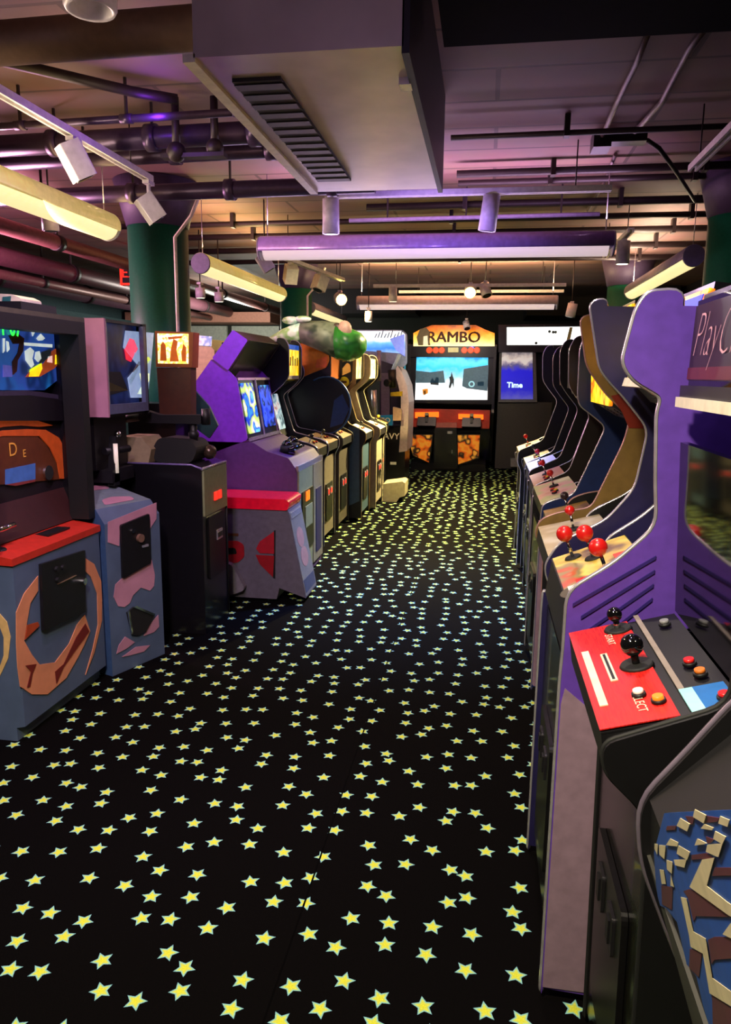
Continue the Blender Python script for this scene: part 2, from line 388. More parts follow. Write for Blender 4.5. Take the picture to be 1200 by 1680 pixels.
# ------------------------------------------------------------------ pipes, conduits
PIPE = mat('painted_pipe', '#5a4438', .5, .3, bump=.05)
DPIPE = mat('dark_conduit', '#2c2022', .5, .3)
b = MB(); b.cyl((-6.3, 2.95, 2.77), (-.94, 2.80, 2.77), .075, None, PIPE); b.cyl((-2.1, 2.833, 2.77), (-2.02, 2.830, 2.77), .085, None, PIPE)
tag(b.build('pipe'), 'fat brown pipe crossing the ceiling from the left edge to the air duct', 'pipe')
for i, (y, z, r, x0, x1) in enumerate([(4.45, 2.86, .016, -.25, 2.9), (5.3, 2.88, .025, -.25, 2.9), (5.55, 2.88, .022, -.25, 2.9), (6.15, 2.86, .03, -1.0, 2.9), (6.7, 2.86, .025, -3.6, 2.9), (7.3, 2.86, .028, -3.6, 2.9), (8.0, 2.84, .03, -3.6, 2.9), (8.8, 2.84, .03, -3.6, 2.9)]):
    b = MB(); b.tube([(x0, y+.03, z), ((x0+x1)/2, y, z), (x1, y-.02, z)], r, DPIPE)
    for k in range(3): xx = x0+(x1-x0)*(.2+.3*k); b.box(xx-.015, xx+.015, y-r-.012, y+r+.012, z-r-.01, CZ-.004, DPIPE)
    tag(b.build('conduit'), '%s dark conduit from the air duct\'s far end, running across the ceiling' % ['nearest', 'second', 'third', 'fourth', 'fifth', 'sixth', 'seventh', 'farthest'][i], 'conduit', 'conduits across the ceiling')
# sprinkler / service pipe cluster left of the duct
VPIPE = mat('violet_grey_pipe', '#4a3a56', .35, .5)
for i, (y, z, r, x0, x1, lab) in enumerate([(3.62, 2.76, .018, -3.3, -.97, 'slim shiny pipe left of the duct just above the left track'), (3.95, 2.77, .055, -3.3, -1.0, 'fat violet pipe left of the duct, nearest of the pipe cluster'), (4.25, 2.77, .045, -3.3, -1.0, 'violet pipe left of the duct, second of the pipe cluster'), (4.62, 2.66, .05, -3.3, -.7, 'dark violet pipe left of the duct, lowest and farthest of the cluster')]):
    b = MB(); b.cyl((x0, y+.1, z), (x1, y, z), r, None, VPIPE)
    for k in range(4):
        xx = x0+(x1-x0)*(.15+.25*k); yy = y+.1-.1*(xx-x0)/(x1-x0); b.cyl((xx-.03, yy, z), (xx+.03, yy, z), r*1.25, None, VPIPE); b.box(xx-.006, xx+.006, yy-.006, yy+.006, z, CZ-.004, DPIPE)
    tag(b.build('pipe'), lab, 'pipe')
b = MB(); b.cyl((-1.62, 3.86, 2.66), (-1.62, 3.86, 2.92), .02, None, DPIPE); b.ball((-1.62, 3.86, 2.66), .05, DPIPE); b.cyl((-1.42, 3.88, 2.68), (-1.42, 3.88, 2.92), .02, None, DPIPE); b.ball((-1.42, 3.88, 2.68), .045, DPIPE); b.box(-1.7, -1.36, 3.84, 3.9, 2.63, 2.65, DPIPE)
tag(b.build('pipe_valve'), 'dark valve assembly on the violet pipes left of the duct', 'valve')
for i, (x, z, r, hx) in enumerate([(-3.6, 2.6, .06, '#8a5a58'), (-4.65, 2.62, .09, '#7a4a58'), (-5.0, 2.52, .05, '#a06a6a'), (-5.6, 2.6, .11, '#6a4058')]):
    b = MB(); b.cyl((x, 3.2, z), (x, 13.2, z), r, None, mat('left_pipe_%d' % i, hx, .45, .3))
    for k in range(5): y = 4+2*k; b.cyl((x, y-.04, z), (x, y+.04, z), r*1.12, None, DPIPE); b.box(x-.008, x+.008, y-.008, y+.008, z, CZ-.004, DPIPE)
    tag(b.build('pipe'), '%s pinkish pipe running away along the left of the ceiling' % ['innermost', 'second innermost', 'second outermost', 'outermost'][i], 'pipe', 'pipes along the left ceiling')
b = MB(); b.tube([(-2.3, 3.25, 2.92), (-1.72, 3.6, 2.86), (-1.55, 3.72, 2.86)], .025, DPIPE)
tag(b.build('conduit'), 'dark slanting conduit on the ceiling above the left track light', 'conduit')
# right: junction box with two flexible conduits and a cable
t = thing('junction_box', 'dark ceiling junction box where two slanting conduits meet', 'junction box', (.72, 4.8, 2.88))
MB().box(.56, .66, 4.74, 4.9, 2.86, CZ-.004, DGRY).build('box_body', t)
MB().box(.66, .86, 4.76, 4.86, 2.89, CZ-.004, DGRY).build('box_cover', t)
COND = mat('grey_flex_conduit', '#6a5658', .5, .3)
for P, lab in (([(0.587,3.335),(0.602,3.715),(0.600,4.254),(0.611,4.854)], 'left one of two slanting conduits running to the junction box'), ([(0.809,3.333),(0.794,3.611),(0.820,4.237),(0.778,4.692)], 'right one of two slanting conduits running to the junction box')):
    tag(MB().tube([(x, y, 2.92) for x, y in P], .014, COND).build('conduit'), lab, 'conduit')
P = [(0.865,4.790),(0.945,4.846),(1.092,5.140),(1.297,5.599),(1.408,5.826)]
tag(MB().tube([(x, y, 2.9-.03*i) for i, (x, y) in enumerate(P)], .013, DPIPE).build('cable'), 'dark cable curving from the junction box to the right column', 'cable')
P = [(0.750,5.176),(0.789,5.933),(0.795,6.817)]
tag(MB().tube([(x, y, 2.932) for x, y in P], .012, COND).build('conduit'), 'short thin conduit beyond the junction box above the violet pendant', 'conduit')

b = MB(); b.tube([(-1.1, 5.95, 2.72), (.78, 5.95, 2.73)], .016, mat('lilac_pipe', '#b8a0d0', .4))
for x in (-.8, -.2, .5): b.box(x-.006, x+.006, 5.944, 5.956, 2.72, CZ-.004, DPIPE)
tag(b.build('pipe'), 'thin lilac pipe hung just behind the violet pendant', 'pipe')
# ------------------------------------------------------------------ tracks and spotlights
def track(p0, p1, label, m=WHT):
    p0 = Vector(p0); p1 = Vector(p1); d = (p1-p0).normalized(); s = d.cross(Vector((0, 0, 1)))*.018
    t = thing('light_track', label, 'light track', (p0+p1)/2)
    b = MB()
    for sg in (-1, 1): b.prism([p0+s*sg*1.0-s*.35, p0+s*sg+s*.35, p0+s*sg+s*.35+Vector((0, 0, .03)), p0+s*sg-s*.35+Vector((0, 0, .03))], p1-p0, m)
    b.prism([p0-s*1.3+Vector((0, 0, .022)), p0+s*1.3+Vector((0, 0, .022)), p0+s*1.3+Vector((0, 0, .034)), p0-s*1.3+Vector((0, 0, .034))], p1-p0, m)
    b.build('rail', t)
    for k in (.12, .88):
        q = p0.lerp(p1, k); MB().cyl(q+Vector((0, 0, .03)), (q.x, q.y, CZ-.003), .004, None, DPIPE, 6).build('hanger_rod', t)
    return t
track((-2.01, 2.4, 2.65), (-2.01, 4.38, 2.65), 'long pale light track slanting in from the left edge')
track((1.06, 3.4, 2.65), (1.06, 4.5, 2.65), 'short pale light track at the right edge')
track((-1.06, 4.9, 2.65), (.70, 4.9, 2.65), 'lilac light track hung across the room just above the near pendant')
track((1.07, 6.3, 2.66), (1.07, 7.6, 2.66), 'cream light track right of the near pendant holding one cylinder spot')
track((-1.85, 6.6, 2.55), (-1.60, 8.3, 2.55), 'yellow-lit light track left, beyond the near pendant')
track((-1.35, 8.9, 2.55), (.85, 8.9, 2.55), 'white light track hung across in front of the far pendant')
track((-1.2, 10.2, 2.62), (.95, 10.2, 2.62), 'farthest white light track, above the rear pendant')

SPW = mat('spot_white_paint', '#cfc6d2', .4)
def spot(pivot, aim, label, ln=.17, r=.062, body=SPW, lens=None, sq=False, stem=.05, rod=False):
    """track head: adapter + yoke + can"""
    pv = Vector(pivot); d = Vector(aim).normalized()
    t = thing('track_spotlight', label, 'spotlight', pv, 'track spotlights')
    b0 = MB().box(pv.x-.02, pv.x+.02, pv.y-.04, pv.y+.04, pv.z-.02, pv.z, body).cyl(pv, pv-Vector((0, 0, stem+.03)), .012, None, body, 10)
    if rod: b0.cyl(pv, (pv.x, pv.y, CZ-.003), .006, None, DPIPE, 8)
    b0.build('stem', t)
    c = pv-Vector((0, 0, stem+.045)); a = c-d*ln*.45; e = c+d*ln*.55
    b = MB()
    if sq:
        s = d.cross(Vector((0, 0, 1))).normalized(); u = s.cross(d)
        b.prism([a+(s*x+u*y)*r for x, y in fillet([(-1, -1), (1, -1), (1, 1), (-1, 1)], .15)], d*ln, body)
    else:
        b.cyl(a, e, r*.96, r, body, 24)
    b.build('housing', t)
    b = MB(); b.cyl(e-d*.004, e+d*.004, r*.82, r*.82, lens or mat('lens_dark', '#1a141c', .2), 20); b.build('lens', t)
    return t
GLOW = mat('lit_spot_lens', '#ffe27a', .3, emit=60, ecol='#ffdf70')
WLENS = mat('warm_lens', '#fff0d0', .3, emit=3)
spot((-2.01, 3.55, 2.65), (.30, .30, -.8), 'square white spotlight, larger of two on the left track', .17, .052, sq=True)
spot((-2.01, 4.36, 2.65), (.42, .3, -.72), 'square white spotlight hanging before the near green column', .15, .052, sq=True, stem=.10)
spot((-1.03, 4.92, 2.65), (0, .06, -1), 'lilac cylinder spotlight at the left end of the lilac track', .21, .055)
spot((-.02, 4.92, 2.65), (-.12, .1, -1), 'lilac cylinder spotlight right of centre on the lilac track', .21, .055)
spot((1.07, 6.6, 2.66), (0, .05, -1), 'cream cylinder spotlight on the track right of the near pendant', .18, .055, lens=WLENS)
spot((-1.86, 6.2, 2.55), (.5, .2, -.8), 'grey square spotlight at the left end of the near pendant', .14, .05, sq=True, rod=True)
spot((-1.82, 6.9, 2.55), (-.25, .45, -.8), 'upper yellowish square spotlight in front of the far green column', .15, .058, sq=True, body=mat('spot_cream', '#d8cca8', .4))
spot((-1.70, 7.6, 2.55), (-.25, -.3, -.9), 'lower yellowish square spotlight in front of the far green column', .15, .06, sq=True, body=MATS['spot_cream'])
spot((-1.75, 8.9, 2.52), (.4, -.85, -.25), 'glowing yellow spotlight left of the rear pendant, lit straight at the viewer', .14, .07, lens=GLOW, rod=True)
spot((-.22, 8.9, 2.60), (.0, -.9, -.35), 'glowing yellow spotlight above the middle of the rear pendant', .14, .07, lens=GLOW, rod=True)
spot((-.05, 8.92, 2.62), (.25, -.3, -.8), 'white spotlight just right of the glowing one above the rear pendant', .15, .062, rod=True)
spot((-1.12, 8.92, 2.58), (0, .1, -1), 'cream cylinder spotlight left of centre before the rear pendant', .17, .05, lens=WLENS)
spot((1.0, 9.6, 2.45), (-.15, .05, -1), 'white spotlight at the right end of the rear pendant', .16, .06, rod=True)
spot((-1.42, 9.0, 2.33), (0, 0, -1), 'small white spotlight under the left end of the rear pendant', .12, .045, lens=WLENS, rod=True)
spot((-.32, 11.4, 2.38), (.2, -.5, -.8), 'small pinkish spotlight directly above the orange marquee', .12, .05, rod=True)
for i, (x, y) in enumerate(((-2.95, 7.0), (-2.9, 7.4), (-2.85, 7.8))):
    spot((x, y, 2.44), (0, .1, -1), '%s of three small white spotlights under the second left pendant' % ('nearest', 'middle one', 'farthest')[i], .10, .05, lens=WLENS, rod=True)
spot((-2.74, 4.5, 2.56), (0, .1, -1), 'small white spotlight just below the cream pendant at the left edge', .10, .05, rod=True)
# big cylinder downlights at the top edge
def downlight(x, y, z, label):
    t = thing('ceiling_downlight', label, 'downlight', (x, y, CZ))
    b = MB(); n = 32; prof = [(.085, CZ-.003), (.085, z+.0), (.078, z-.012), (.066, z-.006), (.062, z+.09)]
    rings = [[b.bm.verts.new((x+r*math.cos(2*math.pi*i/n), y+r*math.sin(2*math.pi*i/n), zz)) for i in range(n)] for r, zz in prof]
    for a, c in zip(rings, rings[1:]):
        for i in range(n): b.face([a[i], a[(i+1) % n], c[(i+1) % n], c[i]], SPW, True)
    b.build('can', t, flip=False)
    MB().cyl((x, y, z+.075), (x, y, z+.085), .062, None, mat('downlight_reflector', '#2a2228', .3)).build('reflector', t)
downlight(-1.33, 2.5, 2.72, 'white cylinder downlight at the top left of the picture')
downlight(.02, 2.36, 2.72, 'pale cylinder downlight cut off by the top edge right of the duct')

# ------------------------------------------------------------------ linear pendants
def pendant(p0, p1, label, body, lens, r=.085, wires=(.02, .98)):
    p0 = Vector(p0); p1 = Vector(p1); d = (p1-p0).normalized(); s = d.cross(Vector((0, 0, 1))).normalized(); up = Vector((0, 0, 1))
    t = thing('linear_pendant', label, 'pendant lamp', (p0+p1)/2, 'linear pendant lamps')
    n = 28; b = MB()
    sec = [(math.cos(a)*r, math.sin(a)*r) for a in [math.radians(-18+216*i/n) for i in range(n+1)]]
    b.prism([p0+s*x+up*z for x, z in sec], p1-p0, body)
    for f in b.bm.faces:
        if len(f.verts) == 4: f.smooth = True
    b.build('housing', t)
    b = MB(); lo = [(math.cos(a)*r*.95, math.sin(a)*r*.97) for a in [math.radians(197+146*i/16) for i in range(17)]]
    b.prism([p0+d*.03+s*x+up*z for x, z in lo], (p1-p0)-d*.06, lens); b.build('diffuser', t)
    for q in (p0, p1):
        e = -d if q is p0 else d
        b = MB(); b.cyl(q-e*.004, q+e*.012, r*1.0, r*.95, mat('pendant_cap', '#8f8aa0', .4), 28); b.build('end_cap', t)
    for k in wires:
        q = p0.lerp(p1, k)+up*r; MB().cyl(q, (q.x, q.y, CZ-.003), .0035, None, SIL, 6).build('wire', t)
    return t
PENW = mat('pendant_cream_glow', '#e8dcb0', .25, coat=.4, emit=.5, ecol='#e8c860')  # housing glow stands in for light falling on the enamel
PENV = mat('pendant_violet_lit', '#a88ad0', .28, coat=.4)  # purple light on the housing is put into its base colour
PENG = mat('pendant_lilac_enamel', '#c8bcc8', .3, coat=.3)
LENS_W = mat('pendant_warm_diffuser', '#fff0b0', .4, emit=1.0, ecol='#ffeaa8')
LENS_V = mat('pendant_pale_diffuser', '#e8d8e0', .4, emit=.62, ecol='#f0d8d8')
pendant((-2.36, 2.3, 2.43), (-2.36, 4.52, 2.43), 'cream tubular pendant lamp slanting in from the left edge, nearest the viewer', PENW, LENS_W)
pendant((-2.36, 6.05, 2.43), (-2.36, 8.45, 2.43), 'cream tubular pendant lamp between the two green columns on the left', PENW, LENS_W)
pendant((-2.36, 9.9, 2.41), (-2.36, 12.2, 2.41), 'white tubular pendant lamp mostly behind the far left green column', PENG, LENS_W)
pendant((-1.66, 5.45, 2.44), (.81, 5.45, 2.44), 'violet tubular pendant lamp hung across the middle of the room', PENV, LENS_V)
pendant((-1.62, 9.4, 2.42), (.80, 9.4, 2.42), 'lilac-white tubular pendant lamp hung across near the back wall', PENG, LENS_V)
pendant((1.55, 6.3, 2.48), (1.55, 8.8, 2.48), 'white tubular pendant lamp behind the right green column', PENG, LENS_W)

# exit sign and a grey duct box at the back
t = thing('exit_sign', 'small red lit exit sign left of the near green column', 'exit sign', (-4.2, 8.3, 2.6))
P = [(-4.218,2.794),(-4.097,2.524)]
MB().box(P[0][0], P[1][0]+.25, 8.3, 8.36, P[1][1], P[0][1], BLK).build('sign_case', t)
b = MB(); pl = XZ(8.298); x0, x1, z0, z1 = P[0][0], P[1][0]+.25, P[1][1], P[0][1]
for a in ((x0, x1, z0, z0+.025), (x0, x1, z1-.025, z1), (x0, x0+.025, z0, z1), (x1-.025, x1, z0, z1)): pl.rect(b, *a, REDL)
pl.text(b, 'EXIT', (x0+x1)/2, (z0+z1)/2, .16, REDL); b.build('red_letters', t)
MB().box((x0+x1)/2-.02, (x0+x1)/2+.02, 8.31, 8.35, z1, CZ-.004, DGRY).build('mount', t)
P = [(-1.083,3.184),(-0.297,2.850)]
tag(MB().box(P[0][0], P[1][0], 12.0, 13.4, P[1][1], CZ-.004, mat('grey_duct_box', '#6a6664', .5, .4)).build('duct_box'), 'grey boxed duct under the far ceiling above the centre', 'duct')
tag(MB().box(.6, 2.9, 12.4, 13.6, 2.5, CZ-.004, mat('black_bulkhead', '#100e12', .8)).build('bulkhead'), 'black ceiling bulkhead at the back right above the white marquee', 'bulkhead')
tag(MB().box(-3.0, -1.2, 12.6, 13.6, 2.55, CZ-.004, MATS['black_bulkhead']).build('bulkhead'), 'black ceiling bulkhead at the back left beyond the far green column', 'bulkhead')

# ------------------------------------------------------------------ upright arcade cabinets
def ang(b, t, s):   # outward direction of a panel running b -> t in the X,Z section ; s=+1 faces -X, s=-1 faces +X
    d = Vector((t[0]-b[0], t[1]-b[1])).normalized(); return Vector((-d.y*s, d.x*s))
def slab(mb, b, t, y0, y1, m, s, thick=.015, lift=0.):
    n = ang(b, t, s); p = [Vector(b)+n*lift, Vector(t)+n*lift, Vector(t)-n*thick+n*lift, Vector(b)-n*thick+n*lift]
    return mb.prism_y([tuple(q) for q in p], y0, y1, m)
def sheet(b, t, s, y):
    return Plane((b[0], y, b[1]), (0, -s, 0), (t[0]-b[0], 0, t[1]-b[1]))
def length(b, t): return (Vector(t)-Vector(b)).length

def cab(label, y0, y1, s, side, xback, front, cp, screen, marq, spk=None, inner=BLK, outer=BLK, edge=SIL, far_inner=None,
        front_m=SBLK, cp_m=BLK, marq_m=None, screen_m=GLS, body_m=SBLK, coin=True, group=None, name='arcade_cabinet', top=None, er=.005, bezel=True, cp_front=None, cat='arcade cabinet', th=.02, ctl=True, balls=RED, lit=True, far=0.):
    t = thing(name, label, cat, ((side[0][0]+xback)/2, (y0+y1)/2, 0), group)
    poly = fillet(side, .035)
    top_z = poly[-1][1]
    full = poly+[(xback, top_z-.01), (xback, 0)]
    ins = []
    for k, (ya, yb) in enumerate(((y0, y0+th), (y1-th, y1))):
        fp_ = full if k == 0 or not far else [(x+s*far if z > .9 and abs(x-xback) > .01 else x, z-.06 if z > 1.5 else z) for x, z in full]
        p = MB().prism_y(fp_, ya, yb, BLK, outer if k == 0 else (far_inner or inner), inner if k == 0 else outer).build('side_panel', t)
        yy = (ya+yb)/2
        MB().tube([(x, yy, z) for x, z in fp_[:-2]], er, edge, 6).build('edge_trim', p)
    a, c = y0+th, y1-th
    MB().box(min(xback, xback-s*.02), max(xback, xback-s*.02), a, c, .02, top_z-.02, body_m).build('back_panel', t)
    tp = side[-1]; mt = marq[1]
    slab(MB(), (mt[0]+s*.01, mt[1]+.012), (xback-s*.02, top_z-.012), a, c, body_m, s).build('top_panel', t)
    f = slab(MB(), front[0], front[1], a, c, front_m, s).build('front_panel', t)
    b, u = front; pl = sheet(b, u, s, (a+c)/2); L = length(b, u)
    if coin:
        d = MB(); pl.rect(d, -.14, .14, L*.18, L*.66, mat('coin_door_black', '#1a181b', .35, .5), .001, .012, r=.02)
        d.build('coin_door', t)
        for uu in (-.06, .06):
            d = MB(); pl.rect(d, uu-.03, uu+.03, L*.50, L*.60, SIL if lit else DGRY, .013, .006, r=.008); pl.rect(d, uu-.012, uu+.012, L*.52, L*.58, REDL if lit else BLK, .019, .004); d.build('coin_slot', t)
    # skirt between control panel and front panel
    b, u = cp
    cpo = MB(); n = ang(b, u, s); low = cp_front or (front[1][0], front[1][1])
    cpo.prism_y([b, u, (u[0], u[1]-.05), low], a-.0, c+.0, BLK); slab(cpo, b, u, a, c, cp_m, s, .003, .004)
    cpo = cpo.build('control_panel', t)
    pl = sheet(b, u, s, (a+c)/2); L = length(b, u)
    if ctl:
        joystick(cpo, pl.pt(-.10, L*.5, .006), pl.n, balls)
        for k in range(3): button(cpo, pl.pt(.02+.045*k, L*(.42+.06*(k == 1)), .006), pl.n, (RED, YEL, RED)[k])
    b, u = screen; L = length(b, u); pl = sheet(b, u, s, (a+c)/2); W = (c-a)/2
    if bezel:
        z = MB(); slab(z, b, u, a, c, GLS if screen_m is GLS else BLK, s); bz = z.build('bezel', t)
        if screen_m is not GLS:
            z = MB(); pl.rect(z, -W*.74, W*.74, L*.14, L*.88, screen_m, .002, .006, r=.02); z.build('screen', bz)
    b, u = marq; z = MB(); slab(z, b, u, a, c, marq_m or GLS, s, .012); mq = z.build('marquee', t)
    if spk:
        b, u = spk; z = MB(); slab(z, b, u, a, c, BLK, s, .012); pl = sheet(b, u, s, (a+c)/2); L = length(b, u)
        for uu in (-.12, .12):
            for i in range(5): pl.rect(z, uu-.05, uu+.05, L*(.2+.13*i), L*(.26+.13*i), DGRY, 0, .003)
        z.build('speaker_panel', t)
    return t, mq

# ---- nearest cabinet in the right row: isometric pattern on its front box
PB = mat('pattern_blue', '#1552b4', .5); PC = mat('pattern_cream', '#e6d8b0', .5); PM = mat('pattern_maroon', '#5e2438', .5)
FB, FT = (.42, .36), (.245, .905)
t0, mq0 = cab('black cabinet with blue, maroon and cream block pattern front, nearest on the right', .36, .98, 1,
    [(.46, 0), (.46, .34), (.34, .66), (.29, .77), (.24, .89), (.23, .98), (.28, 1.05), (.34, 1.14), (.47, 1.27), (.52, 1.40), (.50, 1.55), (.48, 1.74), (.52, 1.78)], 1.0,
    (FB, FT), ((.245, .985), (.45, 1.215)), ((.49, 1.24), (.55, 1.44)), ((.53, 1.55), (.51, 1.74)), front_m=mat('pattern_border_grey', '#32302d', .6), coin=False, cp_front=(.25, .90), er=.0045, edge=mat('violet_silver_trim', '#8a7c94', .3, .6), group='cabinets of the right row', ctl=False)
z = MB(); pl = sheet(FB, FT, 1, 0)
for h, m, polys in ((.0003, PB, [[(-0.470,0.952),(-0.418,0.986),(-0.186,1.136),(-0.166,1.149),(-0.253,0.999),(-0.586,0.658),(-0.605,0.672),(-0.590,0.718),(-0.690,0.641),(-0.660,0.714),(-0.796,0.620),(-0.994,0.468),(-0.914,0.560),(-0.740,0.732)]]),
    (.0006, PM, [[(-0.480,0.886),(-0.426,0.929),(-0.275,1.037),(-0.225,1.074),(-0.228,1.070),(-0.430,0.907),(-0.463,0.876),(-0.456,0.900)], [(-0.396,0.919),(-0.357,0.954),(-0.299,1.003),(-0.240,1.051),(-0.248,1.038),(-0.388,0.913),(-0.413,0.888)],
      [(-0.572,0.761),(-0.459,0.856),(-0.554,0.750),(-0.659,0.665)], [(-0.470,0.813),(-0.374,0.896),(-0.289,0.973),(-0.306,0.947),(-0.573,0.676)], [(-0.764,0.675),(-0.582,0.811),(-0.684,0.708),(-0.878,0.561)],
      [(-0.363,0.997),(-0.301,1.042),(-0.282,1.053),(-0.369,0.990)], [(-0.289,1.058),(-0.268,1.071),(-0.279,1.062),(-0.290,1.054)], [(-0.345,1.031),(-0.309,1.054),(-0.322,1.042),(-0.333,1.034)], [(-0.471,0.942),(-0.405,0.986),(-0.419,0.974),(-0.490,0.926)], [(-0.286,1.046),(-0.249,1.073),(-0.207,1.103),(-0.210,1.099),(-0.301,1.031)], [(-0.271,1.079),(-0.242,1.097),(-0.249,1.091),(-0.283,1.068)]]),
    (.0009, PC, [[(-0.299,1.064),(-0.270,1.080),(-0.283,1.068),(-0.312,1.052)], [(-0.368,1.015),(-0.331,1.036),(-0.352,1.018),(-0.399,0.990)], [(-0.237,1.101),(-0.221,1.110),(-0.228,1.103),(-0.245,1.093)], [(-0.281,1.069),(-0.259,1.082),(-0.265,1.077),(-0.296,1.057)],
      [(-0.257,1.082),(-0.236,1.094),(-0.248,1.083),(-0.267,1.072)], [(-0.317,1.038),(-0.289,1.055),(-0.297,1.049),(-0.335,1.022)], [(-0.469,0.934),(-0.417,0.967),(-0.429,0.956),(-0.524,0.891)], [(-0.420,0.963),(-0.364,0.998),(-0.391,0.974),(-0.449,0.937)],
      [(-0.608,0.833),(-0.529,0.887),(-0.587,0.834),(-0.641,0.800)], [(-0.669,0.792),(-0.619,0.826),(-0.676,0.775),(-0.698,0.766)], [(-0.288,1.055),(-0.247,1.084),(-0.266,1.065),(-0.299,1.044)], [(-0.561,0.852),(-0.503,0.892),(-0.544,0.852),(-0.589,0.823)],
      [(-0.486,0.906),(-0.393,0.973),(-0.420,0.948),(-0.487,0.901)], [(-0.319,1.026),(-0.277,1.057),(-0.329,1.005),(-0.272,1.041),(-0.227,1.071),(-0.233,1.062),(-0.280,1.029),(-0.420,0.935)], [(-0.706,0.737),(-0.637,0.787),(-0.663,0.753),(-0.742,0.693)], [(-0.557,0.842),(-0.559,0.829),(-0.600,0.799)],
      [(-0.514,0.855),(-0.465,0.892),(-0.484,0.851),(-0.404,0.913),(-0.430,0.863),(-0.351,0.928),(-0.280,0.987),(-0.292,0.968),(-0.371,0.900),(-0.484,0.801),(-0.451,0.862),(-0.551,0.781),(-0.535,0.805)], [(-0.271,1.034),(-0.316,0.990),(-0.286,1.013)]])):
    for p in polys: pl.plate(z, p, m, h, .0003)
z.build('block_pattern', t0)

# ---- second: purple inner sides, script marquee, red control panel
ST, SB = (.40, 1.42), (.42, 1.06)
t1, mq1 = cab('black cabinet with a pink script marquee and a red control panel', 1.12, 1.62, 1,
    [(.30, 0), (.285, .86), (.212, .93), (.204, .98), (.388, 1.06), (.392, 1.40), (.386, 1.49), (.388, 1.54), (.395, 1.70), (.46, 1.725)], 1.0,
    ((.303, .05), (.289, .88)), ((.205, .987), (.42, 1.05)), (SB, ST), ((.405, 1.535), (.41, 1.70)), inner=BLK, outer=BLK, front_m=mat('gloss_dark_front', '#0a0807', .25, coat=.15), er=.004, edge=RUB, cp_front=(.213, .93), ctl=False, lit=False, far=.17, group='cabinets of the right row')
cpb, cpt = (.205, .987), (.42, 1.05); pl = sheet(cpb, cpt, 1, 1.37)
cpo = [c for c in t1.children if c.name.startswith('control_panel')][0]
WOOD = art('red_streaked_print', ['#c01410', '#e02418', '#a80f0e', '#d81c14'], 6, rough=.35, stretch=(60, 3, 1), detail=3)
z = MB(); pl.rect(z, -.228, .228, .0, .125, WOOD, .007, .002); z.build('red_overlay', cpo)
z = MB(); pl.rect(z, -.10, .15, .012, .026, CRM, .009, .002); pl.rect(z, -.07, .06, .045, .058, CRM, .009, .002); pl.rect(z, -.065, .055, .049, .054, BLK, .011, .001)
pl.text(z, 'SELECT', .16, .075, .022, CRM, .010); pl.text(z, 'START', -.14, .075, .02, CRM, .010); z.build('cream_legend', cpo)
z = MB(); pl.rect(z, -.25, .14, .143, .153, mat('grey_strip', '#8a7c74', .5), .007, .003); z.build('strip', cpo)
z = MB(); pl.rect(z, .14, .226, .165, .215, BLU, .007, .003); pl.rect(z, .14, .226, .143, .165, CYN, .007, .003); z.build('blue_badge', cpo)
z = MB(); p = pl.pt(.01, .10, .008); z.cyl(p, p+pl.n*.006, .032, .028, RUB).cyl(p, p+pl.n*.03, .007, None, BLK).ball(p+pl.n*.042, .021, mat('gloss_black_ball', '#0a0a0c', .08, spec=.8)); z.build('joystick', cpo)
z = MB(); p = pl.pt(-.19, .10, .008); z.cyl(p, p+pl.n*.006, .03, .026, RUB).cyl(p, p+pl.n*.025, .007, None, CHR).ball(p+pl.n*.035, .016, MATS['gloss_black_ball']); z.build('joystick', cpo)
for a, b_, m in ((-.06, .11, RED), (.17, .105, ORGL), (.135, .08, WHT), (.05, .185, RED), (.10, .19, ORG), (.20, .20, RED), (-.16, .19, GRY)): button(cpo, pl.pt(a, b_, .009), pl.n, m, .0125)
mpl = sheet((.405, 1.535), (.41, 1.70), 1, 1.37)
z = MB(); mpl.rect(z, -.228, .228, .01, .155, mat('marquee_maroon', '#240c10', .4), .001, .002); mpl.rect(z, -.228, .228, .012, .035, mat('marquee_red_band', '#5a181c', .4, emit=.05), .003, .002)
mpl.text(z, 'PlayChoice', .01, .092, .125, mat('script_pink', '#c8949a', .4, emit=.12), .006, shear=.5, bold=-.0035, sx=.78); z.build('script', mq1)  # marquee is unlit; faint glow in script and band stands in for reflected light
z = MB(); z.box(.383, .42, 1.14, 1.60, 1.492, 1.512, CRM).box(.39, .42, 1.14, 1.60, 1.512, 1.535, DGRY); z.build('speaker_shelf', t1)
# ---- third: navy inner sides, yellow marquee, yellow control panel with red balls
YMQ = art('yellow_marquee_art', ['#ffb400', '#ffe63c', '#ffd21e', '#f06a10', '#ffe040'], 9, emit=1.15, kind='NOISE', stretch=(1, 1, 1))
YMQ2 = art('orange_marquee_art', ['#ff8a00', '#ffe63c', '#ffb41e', '#e0380a', '#ffd040'], 12, emit=1.1, seed=3)
t2, mq2 = cab('purple-sided cabinet with dark stripes, a yellow control panel and red ball joysticks', 1.66, 2.26, 1,
    [(.20, 0), (.20, .86), (.203, .93), (.203, 1.07), (.305, 1.145), (.385, 1.23), (.375, 1.325), (.365, 1.475), (.372, 1.51), (.31, 1.545), (.285, 1.58), (.305, 1.69), (.325, 1.725), (.40, 1.73)], 1.0,
    ((.215, .10), (.215, .86)), ((.22, 1.0), (.43, 1.085)), ((.50, 1.09), (.56, 1.46)), ((.40, 1.55), (.45, 1.735)), ((.47, 1.48), (.41, 1.54)), inner=NVY, outer=PUR, marq_m=YMQ, ctl=False, cp_front=(.206, .90), lit=False, far=.17, er=.006, group='cabinets of the right row')
pl = sheet((.22, 1.0), (.43, 1.085), 1, 1.96); cpo = [c for c in t2.children if c.name.startswith('control_panel')][0]
